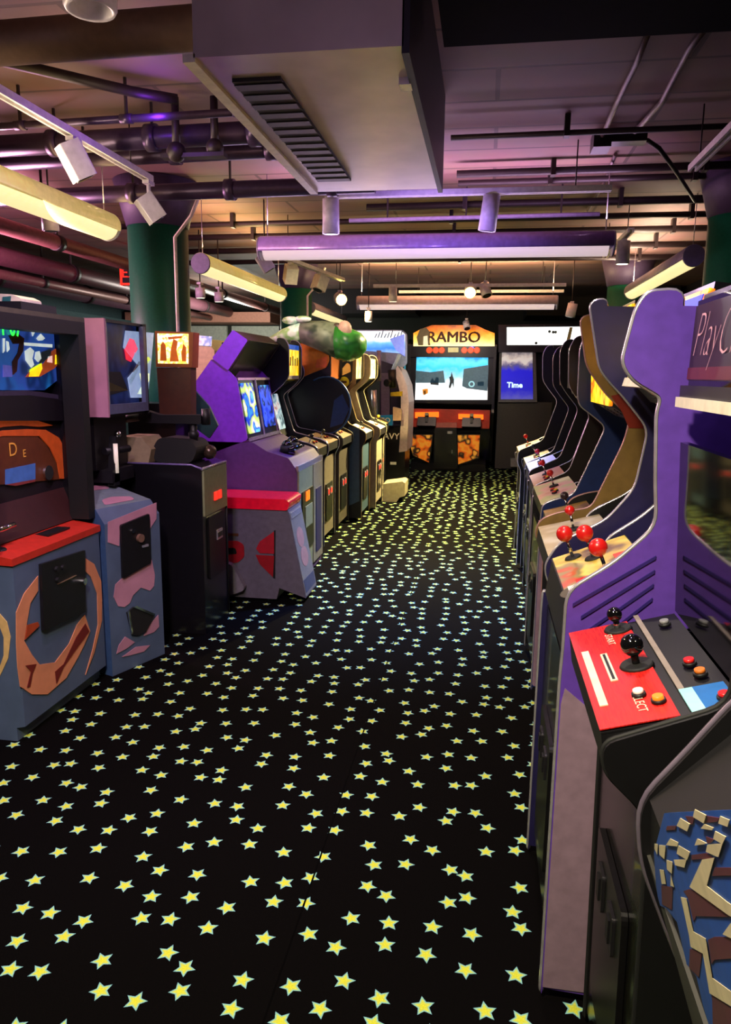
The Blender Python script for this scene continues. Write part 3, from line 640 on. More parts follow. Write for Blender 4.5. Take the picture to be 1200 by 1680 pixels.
CPA = art('yellow_panel_art', ['#6a4a1a', '#c8a83c', '#e0c860', '#8a7a50', '#b83418', '#d8c890'], 7, rough=.3, kind='NOISE')
z = MB(); pl.rect(z, -.265, .265, .004, .222, CPA, .007, .002); z.build('panel_art', cpo)
z = MB(); pl.rect(z, .06, .15, .015, .06, WHT, .009, .002); pl.disc(z, .11, .04, .05, mat('olive_disc', '#4a4430', .5), .009, .001); pl.rect(z, .02, .06, .04, .10, RED, .009, .002); pl.rect(z, -.1, -.02, .16, .21, mat('scarlet_print', '#e8402a', .4), .009, .002); pl.rect(z, -.02, .04, .17, .215, CRM, .009, .002); z.build('red_print', cpo)
for a, v in ((.06, .12), (-.13, .11), (-.20, .06)): joystick(cpo, pl.pt(a, v, .008), pl.n, RED, .06, .024)
mpl = sheet((.40, 1.55), (.45, 1.735), 1, 1.96); z = MB()
mpl.rect(z, -.26, .26, .0, .03, mat('marquee_blue_lit', '#1c3cc0', .4, emit=.8), .001, .002); mpl.rect(z, -.26, .26, .155, .18, MATS['marquee_blue_lit'], .001, .002)
mpl.rect(z, -.26, .26, -.028, -.004, CRM, .0, .01); z.build('marquee_band', mq2)

# ---- fourth: tan inner side
t3, mq3 = cab('navy-sided cabinet with a cream control panel, just behind the purple-sided one', 2.30, 2.90, 1,
    [(.31, 0), (.30, .84), (.22, .91), (.206, .965), (.246, 1.04), (.385, 1.12), (.46, 1.22), (.485, 1.40), (.40, 1.50), (.364, 1.535), (.331, 1.575), (.29, 1.765), (.34, 1.775)], 1.05,
    ((.32, .10), (.315, .86)), ((.225, .97), (.45, 1.03)), ((.57, 1.06), (.66, 1.46)), ((.45, 1.57), (.41, 1.76)), ((.52, 1.49), (.43, 1.56)), inner=BLK, outer=NVY, marq_m=YMQ2, lit=False, far=.17, cp_m=art('sepia_panel_art', ['#d8d0c0', '#b8a888', '#e0d8c8'], 6), cp_front=(.22, .92), group='cabinets of the right row')

# ---- fifth: tan side
AMQ = art('amber_marquee_art', ['#e8dcc0', '#f08a1e', '#ffd060', '#e8e8f0', '#3a6ac0'], 10, emit=.9, seed=5)
t4, mq4 = cab('tan-sided cabinet with a brown control panel and a bat-top joystick', 2.94, 3.49, 1,
    [(.31, 0), (.30, .86), (.215, .92), (.235, .99), (.30, 1.02), (.43, 1.045), (.535, 1.31), (.55, 1.40), (.45, 1.49), (.375, 1.59), (.34, 1.77), (.40, 1.78)], 1.05,
    ((.32, .10), (.32, .80)), ((.29, .93), (.48, .985)), ((.58, 1.0), (.68, 1.38)), ((.47, 1.44), (.46, 1.62)), ((.58, 1.38), (.48, 1.44)), inner=BLK, outer=TAN, edge=mat('pinkish_trim', '#b98c86', .35, .4), lit=False, far=.17, marq_m=YMQ, cp_m=art('brown_panel_art', ['#5a3a2a', '#8a6a4a', '#b08a3a', '#6a4a3a'], 8), cp_front=(.29, .88), balls=mat('dark_bat_top', '#3a2a30', .3), group='cabinets of the right row')

sp = [c for c in t2.children if c.name.startswith('side_panel')][0]
z = MB()
for k in range(4):
    a = (.215+.02*k, 1.045-.028*k); e_ = (.385, 1.165-.032*k)
    z.prism_y([a, e_, (e_[0], e_[1]-.008), (a[0], a[1]-.008)], 1.657, 1.6605, mat('dark_purple_stripe', '#2a1a68', .5))
z.build('stripe_decal', sp)
z = MB(); z.prism_y([(.203, .04), (.203, .80), (.21, .84), (.26, .80), (.30, .72), (.9, .72), (.9, .04)], 1.657, 1.6605, LIL); z.build('lilac_decal', sp)
z = MB(); z.prism_y([(.60, 1.36), (.545, 1.36), (.515, 1.42), (.47, 1.48), (.56, 1.50)], 2.9375, 2.9405, mat('dark_red_print', '#8a2410', .5)); z.build('side_art', [c for c in t4.children if c.name.startswith('side_panel')][0])
# sixth: dark blue side, amber marquee
t5, mq5 = cab('dark blue-sided cabinet with a small amber marquee, behind the tan-sided one', 3.53, 4.16, 1, [(.285, 0), (.285, .82), (.285, .88), (.29, .95), (.34, .975), (.43, 1.0), (.556, 1.325), (.50, 1.37), (.43, 1.42), (.42, 1.47), (.417, 1.68), (.44, 1.74), (.50, 1.75)], 1.05,
    ((.29, .10), (.29, .80)), ((.285, .945), (.47, 1.01)), ((.58, 1.02), (.68, 1.40)), ((.50, 1.44), (.49, 1.66)), ((.58, 1.38), (.48, 1.44)), inner=BLK, outer=BNAVY, lit=False, far=.17, marq_m=AMQ, cp_m=art('mixed_panel_art', ['#d8e0b8', '#b8c890', '#e0a8b0', '#c86a5a'], 7, rough=.3), cp_front=(.29, .88), group='cabinets of the right row')
z = MB(); z.prism_y(fillet([(.287, .04), (.287, .80), (.31, .82), (.335, .76), (.335, .04)], .015), 3.527, 3.5305, LIL); z.build('lilac_decal', [c for c in t5.children if c.name.startswith('side_panel')][0])

# ---- the rest of the row
specs = [
 (4.22, 4.80, .30, mat('umber_laminate', '#22140f', .5), SIL, None, '#b06a70', 'brown-sided cabinet with a pinkish control panel, behind the dark blue-sided one', BLK, .0),
 (4.84, 5.40, .31, BLK, SIL, None, '#b8b0dc', 'black cabinet with a lavender control panel, third from the far end of the right row', BLK, .01),
 (5.44, 5.98, .32, mat('violet_black_laminate', '#0a080e', .5), SIL, None, '#c8b890', 'black cabinet with a beige control panel, second from the far end of the right row', BLK, -.01),
 (6.02, 6.58, .29, mat('midnight_laminate', '#08070c', .5), mat('bright_white_trim', '#f0ecf0', .3, .2), mat('cream_marquee_glow', '#f0dca0', .4, emit=.7), '#d8542c', 'farthest cabinet of the right row with bright white edges and a red-topped panel', BLK, .02)]
for y0, y1, xf, inn, ed, mqm, cpc, lab, out, dz in specs:
    o = xf-.28
    cab(lab, y0, y1, 1, [(xf+.02, 0), (xf+.02, .80), (xf-.01, .86), (xf-.01, .94+dz), (xf+.06, .97+dz), (xf+.18, 1.03+dz), (xf+.275, 1.34+dz), (xf+.20, 1.43+dz), (xf+.15, 1.50+dz), (xf+.14, 1.70+dz), (xf+.17, 1.76+dz), (xf+.22, 1.77+dz)], 1.08,
        ((xf+.03, .10), (xf+.03, .80)), ((xf, .92+dz), (xf+.18, .99+dz)), ((xf+.30, 1.02+dz), (xf+.38, 1.42+dz)), ((xf+.20, 1.48+dz), (xf+.19, 1.72+dz)), ((xf+.30, 1.42+dz), (xf+.21, 1.48+dz)),
        inner=inn, outer=inn, lit=False, far=.08, er=.003, edge=ed if ed is not BLK else MATS['pinkish_trim'], marq_m=mqm or BLK, cp_m=mat('panel_'+cpc[1:], cpc, .35), cp_front=(xf, .85), group='cabinets of the right row', balls=RED if dz >= 0 else BLK)

# ------------------------------------------------------------------ left row
# ---- nearest: electromechanical shooting gallery
t = thing('shooting_gallery', 'slate blue shooting gallery with a peach ring on its base and red shelf', 'arcade cabinet', (-2.3, 3.0, 0), 'cabinets of the left row')
b = MB(); b.prism_y([(-1.90, 0), (-1.90, .06), (-1.86, .07), (-1.86, .78), (-2.75, .78), (-2.75, 0)], 2.63, 3.31, SLATE); b.build('base', t)
z = MB(); z.prism_y([(-1.855, .77), (-1.855, .80), (-2.02, .825), (-2.02, .775)], 2.62, 3.32, mat('red_shelf_paint', '#c02a1c', .5)); z.build('shelf', t)
pl = YZ(-1.86, 1)
z = MB()
pl.plate(z, [(2.789,0.685),(2.685,0.637),(2.625,0.575),(2.610,0.447),(2.606,0.347),(2.613,0.258),(2.686,0.191),(2.795,0.142),(2.946,0.155),(3.060,0.217),(3.113,0.252),(3.175,0.301),(3.136,0.397),(3.063,0.371),(2.989,0.306),(2.869,0.262),(2.755,0.297),(2.706,0.362),(2.661,0.441),(2.685,0.501),(2.722,0.585),(2.782,0.622)], PEACH, .001, .003)
pl.plate(z, [(3.146,0.684),(3.247,0.620),(3.303,0.517),(3.301,0.420),(3.290,0.318),(3.199,0.179),(3.110,0.102),(3.186,0.200),(3.250,0.307),(3.260,0.465),(3.211,0.566),(3.144,0.623)], PEACH, .001, .003); z.build('peach_ring', t)
z = MB(); pl.plate(z, [(3.131,0.355),(3.161,0.305),(3.023,0.254),(2.927,0.216),(2.864,0.163),(2.859,0.222),(2.929,0.230),(3.044,0.316)], mat('blood_red_paint', '#6e1812', .6), .005, .002)
pl.plate(z, [(2.654,0.334),(2.728,0.311),(2.697,0.282),(2.674,0.231),(2.653,0.237),(2.687,0.293)], MATS['blood_red_paint'], .005, .002)
pl.plate(z, [(2.685,0.501),(2.760,0.489),(2.769,0.469),(2.662,0.444)], mat('rust_paint', '#a8401c', .6), .005, .002); z.build('red_print', t)
z = MB(); pl.plate(z, [(2.797,0.735),(3.149,0.713),(3.121,0.417),(2.781,0.443)], mat('coin_door_metal', '#221f24', .4, .5), .004, .014); cdo = z.build('coin_door', t)
z = MB(); P = [(2.900,0.687),(2.949,0.682),(2.901,0.637),(3.051,0.618),(3.100,0.574),(2.904,0.564)]
for a, c in P[:3]: pl.disc(z, a, c, .012, DGRY, .018, .012)
pl.rect(z, P[2][0], P[3][0], P[2][1]-.02, P[3][1]+.0, mat('brass_plate', '#b09070', .35, .7), .018, .008); pl.disc(z, P[4][0], P[4][1], .016, CHR, .018, .02); z.build('coin_slot', cdo)
pn = XZ(2.63); z = MB(); pn.plate(z, [(-1.988,0.578),(-1.934,0.565),(-1.904,0.531),(-1.893,0.466),(-1.912,0.371),(-1.958,0.287),(-2.020,0.227),(-2.016,0.277),(-1.955,0.328),(-1.931,0.383),(-1.924,0.463),(-1.939,0.513),(-1.992,0.535)], mat('straw_paint', '#d8b070', .6), .001, .003); z.build('side_ring', t)
# T-handle firing gun on the shelf
z = MB(); G = Vector((-1.97, 2.70, .82)); z.cyl(G, G+Vector((0, 0, .07)), .008, None, CHR).cyl(G+Vector((.0, -.01, .075)), G+Vector((.02, .09, .085)), .012, None, CHR); z.cyl(G-Vector((0, 0, .02)), G, .04, .03, BLK); z.build('trigger_handle', t)
z = MB(); z.box(-2.0, -1.92, 2.98, 3.16, .812, .82, BLK); z.build('shelf_slot', t)
# upper cabinet: black frame, deep recess
XF = -1.90
z = MB(); FRM = mat('frame_black', '#0b0a0c', .6); z.box(XF-.10, XF, 3.30, 3.36, .83, 1.775, FRM).box(XF-.10, XF, 2.56, 2.62, .83, 1.775, FRM); z.box(XF-.10, XF, 2.62, 3.30, 1.715, 1.775, FRM); z.build('frame', t)
z = MB(); z.box(-2.75, -2.72, 2.56, 3.36, .78, 1.795, SBLK).box(-2.72, XF-.10, 3.34, 3.36, .78, 1.775, SBLK).box(-2.72, XF-.10, 2.56, 2.58, .78, 1.775, SBLK).box(-2.72, XF, 2.56, 3.36, 1.775, 1.795, mat('frame_top_khaki', '#4a4636', .6)); z.build('upper_box', t)
XA = -2.06; pl = YZ(XA, 1)
BG = art('gallery_backdrop_art', ['#101c48', '#1c4a8c', '#24408c', '#0e2454', '#1a60a0'], 5, emit=.8)
z = MB(); pl.plate(z, [(2.738,1.824),(2.963,1.809),(3.520,1.768),(3.521,1.573),(3.233,1.457),(2.692,1.467)], BG, .0, .01); gb = z.build('gallery_backdrop', t)
z = MB()
def A(m, *ps):
    for p in ps: pl.plate(z, p, m, .012, .004)
SAND = mat('gallery_white_glow', '#d8e4e0', .5, emit=.75); YLT = mat('gallery_yellow_glow', '#d8f01e', .4, emit=1.1); RST = mat('gallery_rust_glow', '#c0542c', .5, emit=.4); BRW = mat('gallery_brown_paint', '#5a2a1a', .6)  # scenery colours glow by themselves so the recess looks lit
A(RST, [(3.511,1.771),(3.510,1.722),(3.468,1.644),(3.407,1.607),(3.315,1.558),(3.192,1.519),(3.087,1.518),(3.125,1.544),(3.236,1.582),(3.309,1.639),(3.357,1.658)])
A(YLT, [(3.126,1.552),(3.214,1.582),(3.218,1.557),(3.185,1.521),(3.108,1.520)], [(3.330,1.623),(3.397,1.624),(3.384,1.583),(3.321,1.577)])
A(SAND, [(3.092,1.670),(3.313,1.671),(3.311,1.656),(3.097,1.657)], [(3.095,1.632),(3.137,1.650),(3.163,1.635),(3.145,1.601),(3.156,1.573),(3.134,1.560),(3.096,1.592)], [(3.191,1.693),(3.226,1.715),(3.256,1.696),(3.233,1.685),(3.204,1.683)], [(3.177,1.631),(3.206,1.636),(3.216,1.603),(3.189,1.586),(3.166,1.602)], [(3.166,1.777),(3.181,1.758),(3.204,1.743),(3.180,1.721),(3.161,1.700),(3.156,1.720),(3.175,1.737)], [(3.269,1.613),(3.307,1.618),(3.303,1.584),(3.258,1.587)], [(2.947,1.681),(2.959,1.682),(2.950,1.628),(2.939,1.620)], [(2.970,1.671),(2.982,1.668),(2.985,1.637),(2.968,1.625)])
A(mat('gallery_lavender_glow', '#5a5ab0', .5, emit=.5), [(2.933,1.570),(2.989,1.567),(2.989,1.520),(2.927,1.518)])
A(BRW, [(2.986,1.695),(3.045,1.709),(3.095,1.688),(3.081,1.632),(3.037,1.591),(3.024,1.543),(2.997,1.528),(2.997,1.583),(3.041,1.623),(3.059,1.663),(3.013,1.661)])
A(mat('gallery_grey_rock', '#4a5a64', .6, emit=.1), [(3.220,1.632),(3.295,1.647),(3.299,1.618),(3.229,1.587),(3.199,1.578)])
z.build('scenery_cutout', gb)
z = MB(); GLED = mat('green_led', '#28ff3c', .4, emit=2.5); P = [(2.965,1.728),(3.028,1.732),(3.006,1.761),(2.999,1.699)]; pl.text(z, '0:01 07', P[0][0]-.02, P[0][1], .105, GLED, .02, bold=.002, sx=.8); z.build('score_digits', gb)
z = MB(); pl.plate(z, [(2.692,1.467),(3.184,1.453),(3.437,1.423),(3.453,1.271),(3.405,0.842),(2.627,0.959)], mat('gallery_dark_plum', '#1c141c', .5), .0, .008); z.build('lower_backdrop', t)
z = MB(); DVI = mat('rubbed_violet_metal', '#4a4258', .4, .4); pl.plate(z, fillet([(2.691,1.460),(3.092,1.460),(3.357,1.431),(3.398,1.371),(3.391,1.305),(2.677,1.347)], .02), DVI, .009, .003); pl.plate(z, fillet([(2.689,1.443),(3.080,1.438),(3.319,1.412),(3.354,1.361),(3.348,1.308),(2.677,1.347)], .02), mat('hood_black', '#18141a', .4), .013, .02); z.build('hood_panel', t)
z = MB(); OAR = mat('burnt_orange_paint', '#b84a1a', .5, emit=.22)
pl.plate(z, [(2.672,1.311),(2.824,1.334),(2.989,1.340),(3.122,1.327),(3.273,1.289),(3.165,1.290),(3.028,1.305),(2.901,1.308),(2.669,1.285)], OAR, .01, .006); pl.plate(z, [(2.668,1.275),(2.899,1.292),(3.071,1.286),(3.211,1.273),(3.318,1.227),(3.360,1.172),(3.343,1.022),(3.306,1.027),(3.293,1.104),(3.241,1.183),(3.160,1.248),(2.896,1.269),(2.665,1.251)], OAR, .01, .006)
pl.plate(z, [(2.665,1.251),(2.896,1.272),(3.137,1.253),(3.213,1.201),(3.284,1.111),(3.305,1.024),(2.643,1.081)], mat('arch_brown', '#5a2c18', .5, emit=.12), .01, .003); z.build('orange_arch', t)
z = MB(); P = [(2.955,1.203),(3.035,1.178),(2.807,1.199)]
GLD = mat('gold_letters', '#c8863a', .4, emit=.4); pl.text(z, 'D', P[0][0], P[0][1], .085, GLD, .016); pl.text(z, 'E', P[1][0], P[1][1], .05, GLD, .016); pl.text(z, 'O', P[2][0], P[2][1], .085, GLD, .016); z.build('gold_letters', t)
z = MB(); pl.plate(z, [(2.890,1.124),(3.107,1.126),(3.099,1.053),(2.882,1.059)], mat('instruction_blue', '#3a5a9c', .5, emit=.35), .016, .003); pl.plate(z, [(2.882,1.059),(3.099,1.053),(3.097,1.042),(2.953,1.043)], mat('instruction_red', '#8a3a3a', .5), .016, .003); z.build('instruction_card', t)
z = MB(); P = [(3.198,1.071)]; pl.disc(z, P[0][0], P[0][1], .035, CHR, .016, .012); z.build('knob', t)
z = MB(); slab(z, (-1.99, .826), (-2.05, .98), 2.62, 3.34, mat('maroon_panel', '#381618', .6), -1); z.build('maroon_panel', t)

z = MB(); P = [(-2.202,1.812),(-2.086,1.809),(-1.982,1.822),(-1.985,1.852),(-2.024,1.868),(-2.196,1.876)]; z.prism_y(fillet(P, .008), 3.0, 3.15, CRM); z.prism_y([(-2.067,1.857),(-2.029,1.860),(-2.035,1.832),(-2.072,1.832)], 2.995, 3.0, mat('teal_patch', '#2a6a6a', .5)); z.box(-2.62, -1.92, 2.9, 3.16, 1.79, 1.83, BLK); z.build('top_ornament', t)

# ---- second: slate and pink camouflage pedestal with a framed glass box behind
AX, AY, BX, BY = -1.84, 3.335, -1.71, 3.68
tv = Vector((BX-AX, BY-AY, 0)).normalized(); nv = Vector((tv.y, -tv.x, 0))
t = thing('target_game', 'slate blue and pink camouflage pedestal with a framed glass box above', 'arcade cabinet', (-2.2, 3.7, 0), 'cabinets of the left row')
A_ = Vector((AX, AY, 0)); B_ = Vector((BX, BY, 0)); W_ = (B_-A_).length
Cb = B_-nv*.42; Db = A_-nv*.42
z = MB(); vs = [z.bm.verts.new(v) for v in (A_, B_, Cb, Db, A_+Vector((0, 0, .80)), B_+Vector((0, 0, .80)), B_-nv*.06+Vector((0, 0, .87)), A_-nv*.06+Vector((0, 0, .87)), Cb+Vector((0, 0, .94)), Db+Vector((0, 0, .94)))]
for f, m in (((0, 1, 5, 4), SLATE), ((4, 5, 6, 7), SLATE), ((7, 6, 8, 9), mat('slate_grey_top', '#6c7884', .6)), ((1, 2, 8, 6, 5), SLATE), ((3, 0, 4, 7, 9), mat('deep_slate', '#35507c', .6)), ((2, 3, 9, 8), SLATE), ((0, 3, 2, 1), SLATE)): z.face([vs[i] for i in f], m)
z.build('pedestal', t)
pl = Plane(A_, tv, (0, 0, 1)); z = MB()
for p in ([(0.020,0.810),(0.349,0.861),(0.344,0.773),(0.294,0.726),(0.285,0.812),(0.093,0.783),(0.083,0.674),(0.013,0.708)], [(0.085,0.501),(0.280,0.541),(0.298,0.558),(0.316,0.468),(0.307,0.409),(0.277,0.390),(0.213,0.423),(0.157,0.395),(0.134,0.359),(0.096,0.348),(0.056,0.363),(0.031,0.419),(0.046,0.481)],
          [(0.329,0.239),(0.332,0.171),(0.293,0.151),(0.219,0.152),(0.255,0.194)], [(0.030,0.114),(0.048,0.155),(0.092,0.188),(0.155,0.137),(0.098,0.121)], [(0.064,0.085),(0.162,0.109),(0.260,0.086),(0.214,0.065),(0.117,0.076)]): pl.plate(z, p, PINK, .001, .003)
z.build('pink_camouflage', t)
z = MB(); tpn = Plane((A_+B_)/2-nv*.06+Vector((0, 0, .87)), tv, (-nv*.36+Vector((0, 0, .07)))); tpn.plate(z, fillet([(-.10, .03), (.10, .03), (.12, .08), (.02, .12), (-.06, .10)], .02), PINK, .001, .002); tpn.plate(z, fillet([(-.02, .25), (.12, .24), (.13, .30), (.02, .33)], .02), PINK, .001, .002); z.build('top_camouflage', t)
z = MB(); pl.plate(z, fillet([(0.090,0.782),(0.285,0.812),(0.281,0.545),(0.085,0.503)], .01), MATS['coin_door_metal'], .004, .012); cdo = z.build('coin_door', t)
z = MB(); P = [(0.162,0.741),(0.207,0.695),(0.242,0.647)]; pl.disc(z, *P[0], .012, CHR, .016, .01); pl.disc(z, *P[1], .022, mat('brass_knob', '#a0786a', .35, .6), .016, .016); pl.rect(z, P[2][0]-.02, P[2][0]+.02, P[2][1]-.006, P[2][1]+.006, SIL, .016, .008); z.build('coin_slot', cdo)
z = MB(); pl.plate(z, [(0.105,0.316),(0.154,0.336),(0.292,0.252),(0.226,0.176),(0.166,0.173),(0.132,0.188)], RUB, .004, .01)
pl.plate(z, [(0.105,0.324),(0.116,0.325),(0.132,0.196),(0.122,0.195)], CHR, .014, .006); pl.plate(z, [(0.143,0.337),(0.165,0.337),(0.291,0.259),(0.286,0.247)], CHR, .014, .006); z.build('coin_return', t)
# back body and glass box
z = MB(); z.box(-2.9, -2.32, 3.46, 4.0, 0, 1.30, SBLK); z.build('rear_body', t)
z = MB(); z.box(-2.9, -1.94, 3.62, 3.635, 1.31, 1.815, PINK).box(-2.9, -1.94, 4.09, 4.10, 1.31, 1.815, BLK).box(-2.9, -1.96, 3.635, 4.09, 1.80, 1.815, BLK).box(-2.9, -1.96, 3.635, 4.09, 1.31, 1.325, BLK).box(-2.9, -2.88, 3.635, 4.09, 1.325, 1.80, BLK); ub = z.build('glass_box', t)
z = MB(); FRB = mat('frame_blue_grey', '#5a607c', .5)
z.box(-1.965, -1.94, 3.635, 4.09, 1.325, 1.375, FRB).box(-1.965, -1.94, 4.06, 4.09, 1.375, 1.80, FRB).box(-1.965, -1.94, 3.635, 3.645, 1.375, 1.80, SIL); z.build('frame', ub)
XA = -1.99; pl = YZ(XA, 1); z = MB(); pl.rect(z, 3.64, 4.07, 1.37, 1.80, art('night_scene_art', ['#0c1030', '#1c2a5c', '#10183c', '#24386c'], 5, emit=.4, seed=2), 0, .004); bd = z.build('scene_backdrop', ub)
z = MB()
def A2(m, p): pl.plate(z, p, m, .006, .004)
A2(mat('scene_pale_blue', '#9cb4d8', .5, emit=.6), [(3.932,1.770),(4.288,1.777),(4.242,1.619),(4.170,1.396),(3.958,1.402),(3.933,1.512),(4.070,1.581),(3.947,1.646),(3.897,1.678)])
A2(mat('scene_red_glow', '#e0203c', .4, emit=.9), [(3.973,1.731),(4.027,1.725),(4.070,1.675),(4.019,1.640),(3.978,1.601),(3.925,1.613),(3.910,1.670)])
A2(mat('scene_cream_glow', '#f0e0a0', .4, emit=.7), [(4.075,1.538),(4.204,1.538),(4.199,1.494),(4.157,1.467),(4.182,1.413),(4.035,1.421),(4.097,1.468)])
A2(mat('scene_yellow_dot', '#e0d820', .4, emit=.8), [(4.162,1.626),(4.203,1.636),(4.232,1.619),(4.199,1.596),(4.159,1.600)])
A2(mat('scene_steel', '#8a8078', .5, emit=.1), [(4.072,1.607),(4.110,1.599),(3.965,1.470),(3.940,1.495)]); A2(mat('scene_dark_rock', '#121418', .6), [(3.698,1.545),(3.848,1.546),(3.926,1.445),(3.685,1.418)]); A2(mat('scene_tan_rock', '#9a7a64', .6, emit=.1), [(3.693,1.497),(3.806,1.472),(3.926,1.443),(3.688,1.442)])
z.build('target_cutout', bd)
z = MB(); z.box(-2.28, -2.05, 3.66, 4.02, 1.02, 1.30, BLK).cyl((-1.98, 3.75, 1.0), (-1.98, 3.75, 1.16), .012, None, DIMGLOW).cyl((-2.03, 3.72, 1.12), (-1.98, 3.9, 1.12), .02, None, BLK).box(-2.34, -1.98, 3.70, 3.95, .95, 1.02, DGRY); z.build('gun_mount', t)
z = MB(); z.prism_x([(3.72, .93), (3.78, .93), (3.80, 1.20), (3.76, 1.20)], -2.02, -1.98, BLK).ball((-1.98, 3.78, 1.21), .02, CHR); z.build('gun_grip', t)

# ---- third: black pedestal with a mounted gun, yellow lit sign
t = thing('gun_pedestal_game', 'black gun pedestal with olive front and a glowing yellow sign behind', 'arcade cabinet', (-1.85, 4.22, 0), 'cabinets of the left row')
z = MB(); z.prism_y([(-1.60, 0.0), (-1.60, 1.0), (-1.66, 1.02), (-2.2, 1.02), (-2.2, 0)], 4.02, 4.42, SBLK); z.build('pedestal', t)
z = MB(); z.box(-1.605, -1.588, 4.03, 4.41, .72, .99, OLV); z.build('front_plate', t)
z = MB(); z.tube([(-2.2, 4.02, 1.022), (-1.66, 4.02, 1.022), (-1.597, 4.02, 1.0)], .006, mat('lilac_trim', '#8a78b8', .3, .4)); z.tube([(-1.597, 4.02, 1.0), (-1.597, 4.42, 1.0)], .008, SIL); z.tube([(-1.597, 4.42, 1.0), (-1.597, 4.42, .02)], .006, DGRY); z.build('edge_trim', t)
pl = YZ(-1.60, 1); z = MB(); pl.rect(z, 4.09, 4.35, .32, .70, MATS['coin_door_black'], .0, .012, r=.02); cdo = z.build('coin_door', t)
for yy in (4.205, 4.275):
    z = MB(); pl.rect(z, yy-.024, yy+.024, .79, .84, REDL, .0125, .006); z.build('red_lamp', cdo)
z = MB(); pl.rect(z, 4.21, 4.30, .54, .60, SIL, .012, .006); pl.rect(z, 4.22, 4.29, .555, .585, BLK, .018, .003); z.build('coin_return', cdo)
z = MB(); z.prism_y(fillet([(-1.93, 1.02), (-1.70, 1.02), (-1.66, 1.10), (-1.70, 1.155), (-1.90, 1.165), (-1.94, 1.10)], .03), 4.12, 4.34, RUB); z.build('gun_base', t)
z = MB(); z.cyl((-1.72, 4.22, 1.13), (-1.72, 4.22, 1.25), .025, .02, BLK).ball((-1.72, 4.22, 1.18), .032, BLK); z.build('swivel', t)
z = MB(); z.prism_y(fillet([(-2.05, 1.245), (-1.66, 1.245), (-1.66, 1.30), (-1.92, 1.295), (-2.05, 1.33)], .015), 4.19, 4.25, BLK); z.cyl((-1.64, 4.22, 1.24), (-1.64, 4.22, 1.335), .026, None, BLK); z.cyl((-2.05, 4.22, 1.28), (-2.2, 4.22, 1.26), .025, None, BLK); z.build('gun', t)
z = MB(); z.ball((-1.655, 4.30, 1.07), .045, mat('bronze_ball', '#4a3a30', .25, .5)); z.build('trigger_ball', t)
z = MB(); HSG = mat('housing_tan', '#9c8a6a', .5); z.prism_y([(-2.18, 1.02), (-1.94, 1.02), (-1.92, 1.10), (-1.98, 1.17), (-2.12, 1.17), (-2.22, 1.09)], 4.06, 4.30, HSG); z.build('slanted_housing', t)
z = MB(); P = [(-2.004,1.573),(-1.784,1.576),(-1.794,1.254),(-1.994,1.250)]; z.prism_y(P, 4.36, 4.45, mat('brown_sign_box', '#4a2412', .5)); z.box(-2.25, -1.93, 4.44, 4.70, 0, 1.35, SBLK); z.build('sign_post', t)
P = [(-2.003,1.792),(-1.757,1.785),(-1.772,1.576),(-2.004,1.577)]; z = MB(); z.prism_y([(P[0][0], P[0][1]), (P[1][0], P[1][1]), (P[2][0], P[2][1]), (P[3][0], P[3][1])], 4.352, 4.45, mat('amber_sign_case', '#7a3a10', .5, emit=.08)); sg = z.build('sign_case', t)
P = [(-1.984,1.777),(-1.788,1.775),(-1.794,1.598),(-1.987,1.599)]; z = MB(); z.prism_y(P, 4.345, 4.352, art('amber_sign_art', ['#ff9a10', '#fff0a0', '#ffd840', '#fff8d0', '#e87a08'], 16, emit=1.9, seed=4)); z.build('lit_panel', sg)
z = MB(); pl = XZ(4.345); P = [(-1.887,1.695),(-1.827,1.623)]
SF = mat('sign_orange_figure', '#b8540c', .4, emit=.55)
pl.plate(z, [(-1.964,1.709),(-1.948,1.730),(-1.933,1.709),(-1.929,1.614),(-1.972,1.614)], SF, .001, .003); pl.plate(z, [(-1.899,1.687),(-1.881,1.745),(-1.854,1.731),(-1.864,1.680),(-1.851,1.611),(-1.909,1.611)], SF, .001, .003); pl.plate(z, [(-1.833,1.659),(-1.819,1.717),(-1.801,1.695),(-1.804,1.612),(-1.831,1.612)], SF, .001, .003); pl.plate(z, [(-1.916,1.756),(-1.822,1.763),(-1.830,1.749),(-1.912,1.741)], SF, .001, .003); z.build('sign_figure', sg)
z = MB(); P = [(-1.996,1.241),(-1.965,1.396),(-1.878,1.436),(-1.780,1.330),(-1.723,1.208),(-1.786,1.121),(-1.907,1.204)]; z.prism_y(P, 4.64, 4.66, mat('dark_green_target', '#1c4234', .5)); z.box(-2.0, -1.9, 4.64, 4.66, .95, 1.3, SBLK); z.build('target_shield', t)

# ---- low grey console in front of the purple cabinet
t = thing('low_console', 'low grey wedge console with red top rail and red arrow shapes on its side', 'console', (-1.55, 4.83, 0))
CON = mat('console_grey', '#5c5464', .6)
side = [(-1.845,0.619),(-1.270,0.634),(-1.112,-0.038),(-1.129,-0.048),(-1.343,0.100),(-1.348,0.012),(-1.684,0.022),(-1.863,-0.019)]
z = MB(); z.prism_y([(-1.9, .02), (-1.9, .645), (-1.275, .645), (-1.155, .04), (-1.34, .10), (-1.36, .02)], 4.72, 5.04, CON); z.build('body', t)
z = MB(); z.prism_y(fillet([(-1.9, .645), (-1.275, .645), (-1.262, .70), (-1.29, .72), (-1.9, .72)], .02), 4.71, 5.045, mat('glossy_crimson', '#e01030', .2, coat=.5, emit=.12)); z.build('top_rail', t)
pl = XZ(4.72); z = MB(); RT = mat('dark_red_panel', '#8a101c', .4, emit=.05)
pl.plate(z, [(-1.373,0.497),(-1.372,0.342),(-1.475,0.341),(-1.500,0.371),(-1.474,0.422)], mat('arrow_red', '#a8182a', .4), .002, .004); pl.plate(z, [(-1.372,0.327),(-1.384,0.177),(-1.476,0.265),(-1.504,0.328)], RT, .002, .004)
